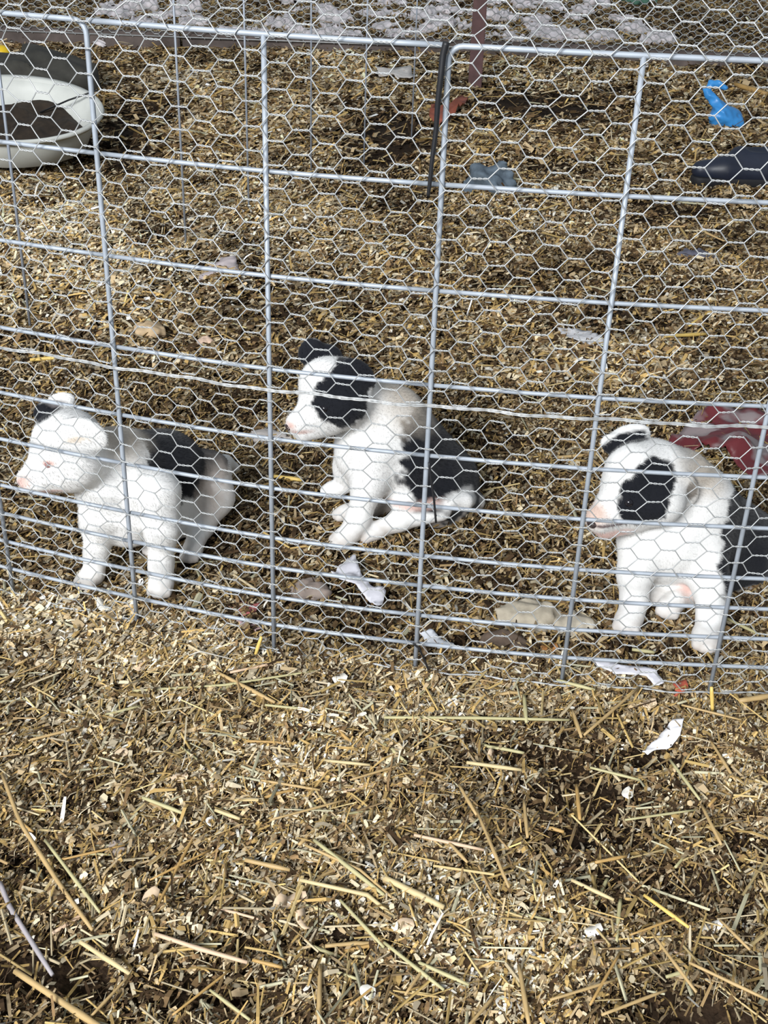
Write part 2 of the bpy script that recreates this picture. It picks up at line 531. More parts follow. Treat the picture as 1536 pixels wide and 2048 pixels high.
# black cords and ties on the post between middle and right panels
m_black = mat_simple('black_plastic', (.012, .012, .014), rough=.5)


def fence_pt(px, py, off):
    """a point on the fence sheet seen at px,py (march along the ray)"""
    d = ray(px, py); best = None
    for t_ in np.linspace(1.0, 2.2, 600):
        p = np.array([0, 0, CAM_H]) + d * t_
        yy = np.interp(p[0], PATH[:, 0], PATH[:, 1])
        if p[1] > yy - off: return p
    return p


def strap(name, label, cat, pix, rad, off=.012):
    pts = np.array([fence_pt(x, y, off) for x, y in pix])
    q = np.linspace(0, 1, 4 * len(pts)); ti = np.linspace(0, 1, len(pts))
    pts = np.column_stack([np.interp(q, ti, pts[:, k]) for k in range(3)])
    o = tube(name, pts, rad, m_black, None, 8)
    return tag(o, label, cat)


strap('black_strap', 'thick black strap hanging from the top rod beside the middle post', 'strap',
      [(893, 84), (886, 110), (882, 150), (876, 200), (872, 260), (864, 320), (859, 372), (856, 392)], np.linspace(.0036, .0018, 32))
strap('cable_tie', 'thin black cable tie on the middle post beside the sitting pup', 'cable tie',
      [(858, 925), (862, 960), (868, 1000), (872, 1045)], .0013)
strap('cable_tie', 'thin grey black cable tie tail at the foot of the middle post', 'cable tie',
      [(826, 1287), (838, 1296), (850, 1322), (863, 1357)], .0014)

# rear wire: thin uprights of the far side of the pen
m_thin = mat_simple('thin_rear_wire', (.32, .35, .40), rough=.5, metal=.3)
base = ground(500, 440)
t = empty('rear_wire_panel', (base[0], base[1], 0))
tag(t, 'thin upright wires of the far pen side behind the puppies', 'fence panel')
tops = []
for (px, py) in ((60, 650), (372, 492), (498, 430), (622, 345), (728, 322), (823, 275)):
    g = ground(px, py)
    tube('vertical_wire', [[g[0], g[1], -.02], [g[0], g[1], .4], [g[0], g[1], .76]], .0030, m_thin, t, 6)
    tops.append([g[0], g[1], .76])
tube('horizontal_wire', tops, .0030, m_thin, t, 6)

# ------------------------------------------------------------------ implicit surfaces
def surface_nets(f, origin, h):
    n = np.array(f.shape); s = f < 0
    cs = n - 1
    acc = np.zeros((*cs, 3)); cnt = np.zeros(cs)
    corners = [(i, j, k) for i in (0, 1) for j in (0, 1) for k in (0, 1)]

    def sub(a, o): return a[o[0]:o[0] + cs[0], o[1]:o[1] + cs[1], o[2]:o[2] + cs[2]]
    for ca in corners:
        for ax in range(3):
            if ca[ax]: continue
            cb = list(ca); cb[ax] = 1
            fa, fb = sub(f, ca), sub(f, cb)
            m = (fa < 0) != (fb < 0)
            tt = np.where(m, fa / np.where(m, fa - fb, 1), 0)
            for d in range(3):
                acc[..., d] += m * (ca[d] + (tt if d == ax else 0))
            cnt += m
    act = cnt > 0
    idx = -np.ones(cs, int); idx[act] = np.arange(act.sum())
    cells = np.argwhere(act)
    V = origin + h * (cells + acc[act] / cnt[act][:, None])
    F = []
    for ax in range(3):
        o1, o2 = (ax + 1) % 3, (ax + 2) % 3
        sl0 = [slice(None)] * 3; sl1 = [slice(None)] * 3
        sl0[ax] = slice(0, n[ax] - 1); sl1[ax] = slice(1, n[ax])
        a, b_ = s[tuple(sl0)], s[tuple(sl1)]
        e = np.argwhere(a != b_)
        e = e[(e[:, o1] > 0) & (e[:, o2] > 0) & (e[:, o1] < n[o1] - 1) & (e[:, o2] < n[o2] - 1)]
        flip = a[e[:, 0], e[:, 1], e[:, 2]]
        q = []
        for d1, d2 in ((-1, -1), (0, -1), (0, 0), (-1, 0)):
            c = e.copy(); c[:, o1] += d1; c[:, o2] += d2
            q.append(idx[c[:, 0], c[:, 1], c[:, 2]])
        q = np.stack(q, -1)
        q[~flip] = q[~flip][:, ::-1]
        F.append(q)
    return V, np.vstack(F)


def smin(a, b_, k):
    h = np.clip(.5 + .5 * (b_ - a) / k, 0, 1)
    return b_ + (a - b_) * h - k * h * (1 - h)


class Blob:
    """smooth union of tapered capsules and ellipsoids"""
    def __init__(self): self.prims = []

    def cap(self, a, b_, ra, rb, k=.018):
        self.prims.append(('c', np.array(a, float), np.array(b_, float), ra, rb, k)); return self

    def chain(self, pts, rads, k=.014):
        for i in range(len(pts) - 1): self.cap(pts[i], pts[i + 1], rads[i], rads[i + 1], k)
        return self

    def ell(self, c, r, rot=None, k=.016):
        self.prims.append(('e', np.array(c, float), np.array(r, float), rot, None, k)); return self

    def cut(self, a, b_, ra, rb, k=.006):
        self.prims.append(('x', np.array(a, float), np.array(b_, float), ra, rb, k)); return self

    def dist(self, P):
        d = None
        for (t_, a, b_, c, e_, k) in self.prims:
            if t_ in 'cx':
                ab = b_ - a; u = np.clip(((P - a) @ ab) / max(ab @ ab, 1e-12), 0, 1)
                v = np.linalg.norm(P - a - u[..., None] * ab, axis=-1) - (c + (e_ - c) * u)
            else:
                q = P - a
                if c is not None: q = q @ c
                k0 = np.linalg.norm(q / b_, axis=-1); k1 = np.linalg.norm(q / b_**2, axis=-1)
                v = k0 * (k0 - 1) / np.maximum(k1, 1e-9)
            if t_ == 'x': d = -smin(-d, v, k)
            else: d = v if d is None else smin(d, v, k)
        return d

    def bounds(self):
        lo, hi = [], []
        for (t_, a, b_, c, e_, k) in self.prims:
            if t_ == 'c':
                r = max(c, e_) + .012; lo += [a - r, b_ - r]; hi += [a + r, b_ + r]
            elif t_ == 'e':
                r = max(b_) + .012; lo.append(a - r); hi.append(a + r)
        return np.min(lo, 0), np.max(hi, 0)

    def mesh(self, h, smooth_it=2, bumpf=None):
        lo, hi = self.bounds()
        n = np.ceil((hi - lo) / h).astype(int) + 2
        g = np.stack(np.meshgrid(*[lo[i] + h * np.arange(n[i]) for i in range(3)], indexing='ij'), -1)
        f = self.dist(g)
        if bumpf: f = f + bumpf(g)
        V, F = surface_nets(f, lo, h)
        for _ in range(smooth_it):
            acc = np.zeros_like(V); c = np.zeros(len(V))
            for i in range(4):
                j = (i + 1) % 4
                np.add.at(acc, F[:, i], V[F[:, j]]); np.add.at(c, F[:, i], 1)
                np.add.at(acc, F[:, j], V[F[:, i]]); np.add.at(c, F[:, j], 1)
            V = .5 * V + .5 * acc / c[:, None]
        return V, F


def vert_normals(V, F):
    fn = np.cross(V[F[:, 2]] - V[F[:, 0]], V[F[:, 3]] - V[F[:, 1]])
    N = np.zeros_like(V)
    for i in range(4): np.add.at(N, F[:, i], fn)
    return N / (np.linalg.norm(N, axis=1)[:, None] + 1e-12)


def basis(x, y):
    """columns = local axes: x along first vector, y near second"""
    x = np.array(x, float); x /= np.linalg.norm(x)
    y = np.array(y, float); y = y - x * (x @ y); y /= np.linalg.norm(y)
    return np.column_stack([x, y, np.cross(x, y)])


# ------------------------------------------------------------------ puppies
m_coat = mat_attr('puppy_coat', 'coat', rough=.85, bump=.25, bscale=260, spec=.15, sheen=.15)
m_fur = mat_attr('puppy_fur', 'coat', rough=.8, spec=.15, sheen=.1)
m_eye = mat_simple('dark_eye', (.010, .009, .012), rough=.08, spec=.7)
m_nose_p = mat_simple('pink_brown_nose', (.30, .16, .14), rough=.45)
m_nose_d = mat_simple('dark_nose', (.05, .035, .035), rough=.4)
WHITE = np.array([.80, .79, .77]); BLACK = np.array([.010, .011, .015]); CREAM = np.array([.56, .49, .41])
PINK = np.array([.62, .43, .38]); DIRT = np.array([.36, .29, .24])


def paw(B, c, fwd, r, spread=.9):
    """rounded paw with four toes pointing along fwd"""
    fwd = np.array([fwd[0], fwd[1], 0.0]); fwd /= np.linalg.norm(fwd); sd = np.array([-fwd[1], fwd[0], 0])
    c = np.array(c, float)
    B.ell(c, (r * 1.15, r * 1.0, r * .78), basis(fwd, sd), .008)
    for i, s in enumerate((-1.5, -.5, .5, 1.5)):
        L = r * (.95 if abs(s) < 1 else .70)
        p = c + fwd * L + sd * s * r * .50 * spread - np.array([0, 0, r * .22])
        B.ell(p, (r * .48, r * .33, r * .42), basis(fwd, sd), .003)


def build_pup(label, B, patches_, eyes, nose, nose_mat, h=.0030, seed=0, fur_n=26000, eye_mat=None):
    V, F = B.mesh(h)
    N = vert_normals(V, F)
    nz = wob(V, 160, 9 + seed) * .10 + wob(V, 420, 10 + seed) * .07
    col = np.tile(WHITE, (len(V), 1)) * (1 + .03 * wob(V, 90, 3)[:, None])
    for (c, r, rot, cc, soft) in patches_:
        q = V - np.array(c)
        if rot is not None: q = q @ rot
        k = np.linalg.norm(q / np.array(r), axis=1)
        m = np.clip((1 - k + nz * .8) / soft + .5, 0, 1)[:, None]
        col = col * (1 - m) + np.array(cc) * m
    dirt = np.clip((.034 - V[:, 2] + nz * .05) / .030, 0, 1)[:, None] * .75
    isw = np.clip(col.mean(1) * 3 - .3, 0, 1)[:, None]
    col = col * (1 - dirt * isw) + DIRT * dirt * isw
    cen = V.mean(0)
    root = empty('puppy', (cen[0], cen[1], 0.0))
    tag(root, label, 'puppy', 'puppies in the wire pen')
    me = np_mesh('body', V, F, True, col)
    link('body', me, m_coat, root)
    # short soft hair along the body
    r = np.random.default_rng(50 + seed)
    fa = np.linalg.norm(np.cross(V[F[:, 2]] - V[F[:, 0]], V[F[:, 3]] - V[F[:, 1]]), axis=1)
    fi = r.choice(len(F), fur_n, p=fa / fa.sum())
    w4 = r.dirichlet(np.ones(4), fur_n)
    P = (V[F[fi]] * w4[..., None]).sum(1); Nn = (N[F[fi]] * w4[..., None]).sum(1)
    Nn /= np.linalg.norm(Nn, axis=1)[:, None] + 1e-9
    cc = (col[F[fi]] * w4[..., None]).sum(1)
    flow = np.array([.35, .45, -.75]) + r.normal(0, .35, (fur_n, 3))
    flow -= Nn * (flow * Nn).sum(1)[:, None]; flow /= np.linalg.norm(flow, axis=1)[:, None] + 1e-9
    ln = r.uniform(.003, .0065, fur_n)[:, None] * np.clip((P[:, 2:3] - .015) / .05, .35, 1)
    d = flow * .88 + Nn * .36
    sd = np.cross(d, Nn); sd /= np.linalg.norm(sd, axis=1)[:, None] + 1e-9
    hv = np.stack([P - Nn * .001 - sd * .00055, P - Nn * .001 + sd * .00055, P + d * ln], 1).reshape(-1, 3)
    hf = np.arange(fur_n * 3).reshape(-1, 3)
    fm = np_mesh('fur', hv, hf, True, np.repeat(cc, 3, axis=0))
    fm.normals_split_custom_set_from_vertices(np.repeat(Nn, 3, axis=0).tolist())
    fo = link('fur', fm, m_fur, root); fo['kind'] = 'stuff'
    # eyes and nose set on the real surface
    bvh = BVHTree.FromPolygons([tuple(v) for v in V], [tuple(map(int, f)) for f in F])
    for (px, py, r_, lab) in eyes:
        hit = bvh.ray_cast(Vector((0, 0, CAM_H)), Vector(ray(px, py)).normalized())
        if hit[0] is None: continue
        bm = bmesh.new(); bmesh.ops.create_uvsphere(bm, u_segments=16, v_segments=10, radius=r_)
        p = hit[0] - hit[1] * (r_ * .45)
        bmesh.ops.translate(bm, verts=bm.verts, vec=p)
        em = bpy.data.meshes.new('eye'); bm.to_mesh(em); bm.free()
        for q in em.polygons: q.use_smooth = True
        link('eye', em, eye_mat or m_eye, root)
    (c, fwd, r_) = nose
    NB = Blob(); R3 = basis(fwd, (0, 0, 1)); c = np.array(c)
    NB.ell(c, (r_ * .75, r_ * .80, r_ * 1.1), R3, .002)
    sd = R3[:, 2]; f3 = R3[:, 0]; u3 = R3[:, 1]
    for s in (-1, 1):
        NB.cut(c + f3 * r_ * .9 + sd * s * r_ * .5 - u3 * r_ * .1, c + f3 * r_ * .4 + sd * s * r_ * .62 - u3 * r_ * .15, r_ * .16, r_ * .16, .001)
    nv, nf = NB.mesh(.0011, 1)
    link('nose', np_mesh('nose', nv, nf), nose_mat, root)
    return root


A = at
# --- left puppy: white head turned to the left, black saddle
B = Blob()
B.ell(A(140, 880, 1.445), (.044, .042, .043), k=.02)
B.ell(A(116, 886, 1.428), (.031, .033, .036), k=.022)
B.cap(A(118, 918, 1.425), A(56, 957, 1.400), .034, .0150, .020)
B.cap(A(124, 948, 1.425), A(72, 972, 1.402), .024, .0120, .014)
B.ell(A(152, 928, 1.425), (.034, .03, .033), k=.022)
B.cap(A(170, 915, 1.465), A(228, 945, 1.505), .040, .050, .026)
B.ell(A(245, 1000, 1.485), (.058, .056, .060), k=.024)
B.cap(A(235, 925, 1.51), A(330, 935, 1.575), .050, .052, .026)
B.cap(A(330, 940, 1.575), A(380, 960, 1.625), .053, .045, .026)
B.cap(A(260, 1035, 1.48), A(345, 1015, 1.56), .040, .042, .024)
B.chain([A(202, 985, 1.455), A(193, 1045, 1.440), A(192, 1108, 1.434), A(188, 1145, 1.426)], [.034, .0205, .0145, .0150], .016)
paw(B, A(180, 1154, 1.420), (-.55, -1), .0175)
B.chain([A(312, 990, 1.450), A(323, 1060, 1.428), A(322, 1130, 1.418), A(322, 1160, 1.410)], [.036, .0215, .0150, .0155], .016)
paw(B, A(322, 1170, 1.403), (-.05, -1), .0180)
B.chain([A(412, 950, 1.63), A(426, 995, 1.590), A(404, 1050, 1.555)], [.040, .030, .0175], .014)
B.chain([A(404, 1050, 1.555), A(388, 1090, 1.507)], [.0175, .0140])
paw(B, A(383, 1104, 1.497), (-.2, -1), .0155)
B.chain([A(372, 985, 1.60), A(374, 1025, 1.575), A(330, 1075, 1.525)], [.038, .026, .014])
paw(B, A(308, 1092, 1.507), (-.2, -1), .0150)
B.chain([A(430, 930, 1.655), A(450, 925, 1.69), A(470, 935, 1.71)], [.016, .011, .008], .01)
# ears: near one laid back along the head, far one lifted
B.ell(A(172, 868, 1.420), (.032, .008, .021), basis((.8, .1, -.50), (0.1, -1, .1)), .006)
B.ell(A(122, 802, 1.465), (.020, .008, .012), basis((1, .2, .15), (0, -1, .5)), .005)
B.ell(A(92, 824, 1.452), (.018, .008, .015), basis((1, .2, .5), (0, -1, .2)), .004)
p1 = [
    (A(322, 900, 1.58), (.060, .11, .062), None, BLACK, .10),
    (A(396, 910, 1.60), (.056, .12, .046), None, BLACK, .10),
    (A(350, 965, 1.56), (.022, .08, .028), None, BLACK, .20),
    (A(90, 826, 1.445), (.022, .024, .014), None, BLACK, .3),
    (A(225, 862, 1.50), (.05, .05, .04), None, CREAM, .9),
    (A(418, 990, 1.60), (.035, .055, .055), None, np.array([.62, .54, .48]), .6),
    (A(46, 962, 1.39), (.010, .02, .009), None, PINK, .8),
    (A(95, 930, 1.385), (.0095, .02, .0050), None, PINK * .85, .6),
    (A(92, 981, 1.40), (.024, .03, .003), None, PINK * 1.1, .8),
    (A(118, 810, 1.45), (.014, .012, .004), None, np.array([.22, .2, .2]), .6),
    (A(152, 884, 1.40), (.016, .03, .004), None, CREAM * 1.2, .9),
]
m_eye_r = mat_simple('reddish_eye', (.30, .16, .15), rough=.15, spec=.6)
build_pup('white faced puppy with a black saddle standing behind the left panel', B, p1,
          [(95, 930, .0050, None)], (A(43, 964, 1.398), (-1, -.05, -.35), .0068), m_nose_p, seed=1, eye_mat=m_eye_r)

# --- middle puppy: sitting sideways, black ears and eye patch
B = Blob()
B.ell(A(676, 775, 1.605), (.050, .044, .045), k=.018)
B.ell(A(646, 768, 1.592), (.034, .034, .036), k=.018)
B.cap(A(645, 815, 1.585), A(594, 846, 1.562), .033, .0165, .018)
B.cap(A(655, 842, 1.582), A(606, 866, 1.562), .023, .0130, .010)
B.ell(A(688, 812, 1.580), (.033, .030, .032), k=.018)
B.cap(A(715, 808, 1.630), A(765, 850, 1.645), .042, .054, .024)
B.cap(A(765, 850, 1.645), A(788, 905, 1.645), .056, .060, .026)
B.cap(A(790, 905, 1.645), A(872, 985, 1.680), .062, .062, .026)
B.ell(A(728, 905, 1.625), (.045, .045, .050), k=.022)
B.cap(A(795, 830, 1.66), A(895, 955, 1.69), .038, .048, .024)
B.chain([A(748, 905, 1.600), A(738, 965, 1.584), A(716, 1040, 1.570), A(705, 1060, 1.563)], [.036, .0245, .0165, .0165], .016)
paw(B, A(691, 1074, 1.556), (-.8, -.7), .0190)
B.chain([A(712, 890, 1.660), A(697, 935, 1.660), A(690, 968, 1.658)], [.034, .022, .015])
paw(B, A(668, 978, 1.654), (-1, -.25), .0160)
B.chain([A(865, 980, 1.645), A(818, 998, 1.605)], [.048, .028], .018)
B.chain([A(818, 1000, 1.605), A(880, 1018, 1.605)], [.024, .0145], .010)
B.chain([A(882, 1022, 1.600), A(800, 1042, 1.582), A(758, 1058, 1.574)], [.0150, .0150, .0140], .01)
paw(B, A(742, 1066, 1.571), (-.9, -.45), .0160)
B.chain([A(820, 990, 1.70), A(740, 1015, 1.655), A(700, 1024, 1.634)], [.04, .018, .014], .012)
paw(B, A(690, 1026, 1.627), (-1, -.2), .0150)
B.chain([A(925, 985, 1.72), A(950, 1003, 1.67), A(930, 1003, 1.620), A(900, 1002, 1.605)], [.020, .015, .012, .010], .006)
B.ell(A(714, 752, 1.588), (.032, .008, .023), basis((.70, .1, -.72), (.15, -1, .1)), .005)
B.ell(A(642, 712, 1.640), (.032, .010, .019), basis((1, .1, .05), (0, -1, .35)), .006)
B.ell(A(622, 702, 1.640), (.022, .009, .018), basis((.6, 0, .8), (0, -1, .3)), .005)
p2 = [
    (A(906, 872, 1.67), (.082, .26, .135), None, BLACK, .12),
    (A(885, 955, 1.66), (.050, .12, .052), None, BLACK, .14),
    (A(840, 962, 1.58), (.026, .05, .018), None, BLACK, .30),
    (A(682, 795, 1.570), (.040, .040, .043), None, BLACK, .10),
    (A(712, 750, 1.585), (.036, .040, .032), None, BLACK, .12),
    (A(632, 706, 1.640), (.050, .035, .024), None, BLACK, .12),
    (A(800, 790, 1.66), (.06, .06, .05), None, CREAM, 1.0),
    (A(582, 850, 1.55), (.007, .02, .006), None, PINK, 1.2),
    (A(600, 863, 1.55), (.018, .03, .0025), None, PINK * .9, .9),
    (A(830, 1000, 1.60), (.040, .05, .007), None, PINK * 1.15, 1.1),
    (A(925, 1003, 1.61), (.040, .04, .015), None, WHITE, .4),
    (A(820, 1038, 1.585), (.075, .05, .015), None, WHITE, .4),
]
build_pup('sitting puppy with black ears and eye patch behind the middle panel', B, p2,
          [(648, 818, .0060, None)], (A(578, 853, 1.557), (-.95, -.2, -.4), .0075), m_nose_d, seed=2)

# --- right puppy: sitting facing out, head turned left with a big black eye patch
B = Blob()
B.ell(A(1302, 950, 1.440), (.055, .048, .050), k=.018)
B.ell(A(1265, 948, 1.420), (.038, .040, .042), k=.018)
B.cap(A(1250, 1000, 1.412), A(1200, 1038, 1.386), .036, .0195, .020)
B.cap(A(1260, 1034, 1.412), A(1210, 1058, 1.390), .024, .0140, .010)
B.ell(A(1312, 1002, 1.405), (.038, .034, .036), k=.018)
B.cap(A(1360, 960, 1.465), A(1388, 1005, 1.475), .044, .052, .024)
B.ell(A(1334, 1082, 1.445), (.058, .054, .056), k=.024)
B.cap(A(1388, 1010, 1.475), A(1385, 1085, 1.475), .050, .056, .026)
B.cap(A(1410, 1025, 1.500), A(1485, 1095, 1.550), .048, .062, .026)
B.cap(A(1330, 1112, 1.450), A(1415, 1130, 1.485), .036, .046, .022)
B.chain([A(1284, 1090, 1.425), A(1270, 1150, 1.400), A(1268, 1202, 1.387), A(1264, 1228, 1.369)], [.036, .0220, .0165, .0170], .016)
paw(B, A(1256, 1241, 1.359), (-.35, -1), .0195)
B.chain([A(1405, 1105, 1.435), A(1422, 1170, 1.396), A(1422, 1232, 1.358), A(1417, 1260, 1.341)], [.038, .0240, .0170, .0175], .016)
paw(B, A(1412, 1273, 1.327), (-.15, -1), .0200)
B.chain([A(1470, 1130, 1.51), A(1415, 1150, 1.465), A(1375, 1190, 1.426)], [.05, .032, .017], .016)
B.chain([A(1375, 1190, 1.426), A(1352, 1202, 1.406)], [.015, .015], .008)
paw(B, A(1340, 1212, 1.395), (-.5, -1), .0175)
B.chain([A(1400, 1130, 1.52), A(1345, 1165, 1.475), A(1322, 1176, 1.440)], [.045, .022, .015], .012)
paw(B, A(1312, 1184, 1.428), (-.6, -1), .0165)
B.chain([A(1530, 1150, 1.56), A(1520, 1180, 1.50), A(1490, 1190, 1.470), A(1468, 1195, 1.462)], [.022, .016, .013, .010], .008)
B.ell(A(1358, 980, 1.408), (.034, .008, .025), basis((.70, .15, -.55), (.15, -1, .1)), .005)
B.ell(A(1258, 872, 1.468), (.030, .010, .016), basis((1, .1, .30), (0, -1, .45)), .005)
B.ell(A(1232, 890, 1.460), (.016, .009, .022), basis((.3, 0, 1), (0, -1, .3)), .004)
p3 = [
    (A(1505, 1045, 1.50), (.072, .30, .105), None, BLACK, .10),
    (A(1450, 1095, 1.47), (.030, .20, .034), None, BLACK, .16),
    (A(1284, 994, 1.39), (.034, .05, .037), None, BLACK, .10),
    (A(1302, 955, 1.40), (.033, .05, .028), None, BLACK, .12),
    (A(1244, 893, 1.452), (.036, .030, .0150), basis((1, 0, .62), (0, -1, .2)), BLACK, .2),
    (A(1384, 980, 1.405), (.010, .05, .013), None, BLACK, .35),
    (A(1400, 925, 1.46), (.05, .06, .035), None, CREAM, 1.0),
    (A(1186, 1030, 1.38), (.018, .025, .015), None, np.array([.66, .50, .42]), .9),
    (A(1222, 1064, 1.385), (.028, .03, .008), None, PINK * 1.2, .8),
    (A(1222, 1048, 1.375), (.035, .03, .0030), None, np.array([.12, .08, .08]), .6),
    (A(1368, 1170, 1.43), (.014, .03, .018), None, PINK, .8),
    (A(1325, 1195, 1.44), (.03, .03, .02), None, CREAM * 1.15, .8),
    (A(1485, 1190, 1.465), (.035, .03, .016), None, WHITE, .4),
]
build_pup('sitting puppy with a large black eye patch behind the right panel', B, p3,
          [(1258, 1006, .0065, None)], (A(1184, 1046, 1.376), (-.95, -.25, -.3), .0085), m_nose_d, seed=3)

# ------------------------------------------------------------------ straw stalks one by one
m_straws = {
    'tan': mat_simple('straw_tan', (.42, .29, .13), .55, noise=.15, nscale=30),
    'pale': mat_simple('straw_pale', (.54, .43, .23), .55, noise=.12, nscale=30),
    'ochre': mat_simple('straw_ochre', (.42, .26, .09), .55, noise=.15, nscale=30),
    'yellow': mat_simple('straw_yellow', (.66, .46, .13), .5, noise=.12, nscale=30),
    'olive': mat_simple('straw_olive', (.42, .38, .20), .55, noise=.12, nscale=30),
    'pink': mat_simple('straw_pinkish', (.56, .40, .27), .55, noise=.12, nscale=30),
    'grey': mat_simple('straw_grey', (.33, .30, .31), .6, noise=.12, nscale=30),
}
COLW = {'tan': 'tan', 'pale': 'pale cream', 'ochre': 'brownish ochre', 'yellow': 'bright yellow',
        'olive': 'greenish', 'pink': 'pinkish tan', 'grey': 'grey'}


def to_px(p):
    q = np.asarray(p, float) - [0, 0, CAM_H]; d = q @ FW
    return 768 + FPX * (q @ CR) / d, 1024 - FPX * (q @ CU) / d


def straw_label(P, kind):
    (x0, y0), (x1, y1) = to_px(P[0]), to_px(P[-1])
    if x1 < x0: x0, y0, x1, y1 = x1, y1, x0, y0
    L = math.hypot(x1 - x0, y1 - y0); sl = (y1 - y0) / (x1 - x0 + 1e-6)
    size = 'long' if L > 170 else 'medium' if L > 95 else 'short'
    lie = 'level' if abs(sl) < .18 else ('upright' if abs(sl) > 2.2 else ('falling' if sl > 0 else 'rising'))
    cx, cy = (x0 + x1) / 2, (y0 + y1) / 2
    col = ('first', 'second', 'third', 'fourth', 'fifth')[int(np.clip(cx / 307, 0, 4))]
    f = (cy - 1240 - cx * .1) / 700
    row = ('just below the fence', 'a little below the fence', 'halfway down the bedding',
           'low on the bedding', 'at the bottom edge')[int(np.clip(f * 5, 0, 4))]
    return f'{size} {COLW[kind]} straw lying {lie}, {row}, under the {col} upright'


def stalk(pts, width, kind, lift=None, label=None):
    pts = np.asarray(pts, float)
    n = max(5, 3 * len(pts))
    ti = np.linspace(0, 1, len(pts)); q = np.linspace(0, 1, n)
    P = np.column_stack([np.interp(q, ti, pts[:, k]) for k in range(3)])
    if lift is None: P[:, 2] = np.maximum(P[:, 2], gz(P[:, 0], P[:, 1]) + .006)
    rad = np.full(n, width / 2); rad[n // 2] *= 1.18; rad[0] *= .9; rad[-1] *= .8
    V, Fq = tube_arrays(P, rad, 6)
    c = V.mean(0)
    o = link('straw_stalk', faces_mesh('straw_stalk', V - c, Fq, True), m_straws[kind])
    o.location = c
    return tag(o, label or straw_label(P, kind), 'straw', None if label else 'loose straw stalks on the front bedding')


STALKS = [
    ([(310, 1868), (400, 1898), (495, 1925)], 12, 'pink'), ([(155, 1880), (260, 1948)], 13, 'pale'),
    ([(30, 1942), (110, 1995), (190, 2048), (260, 2095)], 18, 'tan'), ([(5, 1550), (40, 1645), (120, 1770), (185, 1860)], 11, 'tan'),
    ([(90, 1680), (200, 1825)], 9, 'olive'), ([(420, 1615), (365, 1715), (300, 1840)], 8, 'ochre'),
    ([(490, 1720), (580, 1740)], 12, 'tan'), ([(600, 1760), (735, 1790), (790, 1835)], 11, 'pale'),
    ([(628, 1680), (768, 1790)], 11, 'olive'), ([(680, 1800), (768, 1895)], 9, 'olive'),
    ([(285, 1595), (370, 1628)], 10, 'olive'), ([(430, 1620), (480, 1638)], 10, 'pale'),
    ([(435, 1345), (550, 1405)], 10, 'tan'), ([(265, 1382), (450, 1370), (640, 1340)], 6, 'olive'),
    ([(530, 1410), (645, 1422)], 7, 'olive'), ([(345, 2030), (460, 1940)], 7, 'ochre'),
    ([(640, 1930), (638, 2048)], 12, 'tan'), ([(260, 1950), (175, 2040)], 8, 'tan'),
    ([(460, 1345), (580, 1320)], 7, 'pink'), ([(505, 1920), (565, 1935)], 10, 'ochre'),
    ([(768, 1755), (888, 1815)], 17, 'pale'), ([(953, 1620), (1018, 1775)], 9, 'tan'),
    ([(918, 1570), (953, 1630)], 9, 'tan'), ([(1153, 1570), (1160, 1640)], 10, 'ochre'),
    ([(1048, 1600), (1055, 1675)], 9, 'tan'), ([(1288, 1790), (1378, 1855)], 10, 'yellow'),
    ([(768, 1435), (950, 1436), (1138, 1440)], 8, 'olive'), ([(1278, 1375), (1168, 1470)], 8, 'tan'),
    ([(933, 1525), (1043, 1540)], 10, 'pale'), ([(768, 1885), (888, 1980)], 10, 'olive'),
    ([(838, 1925), (938, 1970)], 10, 'olive'), ([(1403, 1610), (1443, 1690)], 9, 'tan'),
    ([(1340, 1520), (1400, 1600)], 8, 'olive'), ([(1038, 1930), (1058, 2048)], 12, 'tan'),
    ([(1203, 2030), (1333, 1980)], 9, 'tan'), ([(1378, 1925), (1536, 2000)], 9, 'tan'),
    ([(1303, 1865), (1393, 1985)], 9, 'tan'), ([(1113, 1360), (1190, 1380)], 9, 'olive'),
    ([(1478, 1402), (1550, 1390)], 14, 'tan'), ([(828, 1670), (968, 1700)], 9, 'pink'),
    ([(898, 1685), (935, 1725)], 9, 'tan'), ([(1143, 1760), (1228, 1800)], 10, 'pale'),
    ([(1190, 1725), (1253, 1712)], 9, 'ochre'), ([(1363, 1410), (1483, 1440)], 6, 'tan'),
    ([(1048, 1390), (1053, 1445)], 10, 'olive'), ([(1145, 1420), (1163, 1475)], 9, 'tan'),
    ([(610, 1690), (720, 1740), (790, 1800)], 8, 'tan'), ([(380, 1300), (300, 1345)], 7, 'tan'),
    ([(120, 1290), (30, 1330)], 7, 'tan'), ([(420, 1700), (300, 1760)], 6, 'ochre'),
    ([(250, 1690), (120, 1720)], 6, 'ochre'), ([(540, 1640), (690, 1600)], 6, 'tan'),
    ([(870, 1905), (810, 1990)], 8, 'tan'), ([(1240, 1905), (1180, 2010)], 8, 'ochre'),
    ([(1100, 2000), (1230, 1960)], 8, 'tan'), ([(700, 2010), (780, 1950)], 7, 'ochre'),
    ([(1440, 1840), (1500, 1900)], 8, 'tan'), ([(1370, 1830), (1260, 1870)], 6, 'ochre'),
    ([(60, 1480), (160, 1455)], 7, 'tan'), ([(210, 1430), (280, 1412)], 7, 'olive'),
    ([(520, 1560), (640, 1580)], 7, 'tan'), ([(640, 1520), (740, 1530)], 8, 'pale'),
    ([(700, 1560), (800, 1530)], 6, 'tan'), ([(1250, 1640), (1390, 1620)], 6, 'olive'),
    ([(500, 2040), (420, 1980)], 9, 'olive'), ([(930, 2060), (990, 1990)], 9, 'tan'),
    ([(1420, 1480), (1470, 1560)], 8, 'tan'), ([(1180, 1535), (1280, 1560)], 7, 'olive'),
]


def width_m(c, wpx):
    d = (c - np.array([0, 0, CAM_H])) @ FW
    return wpx * .80 * d / FPX


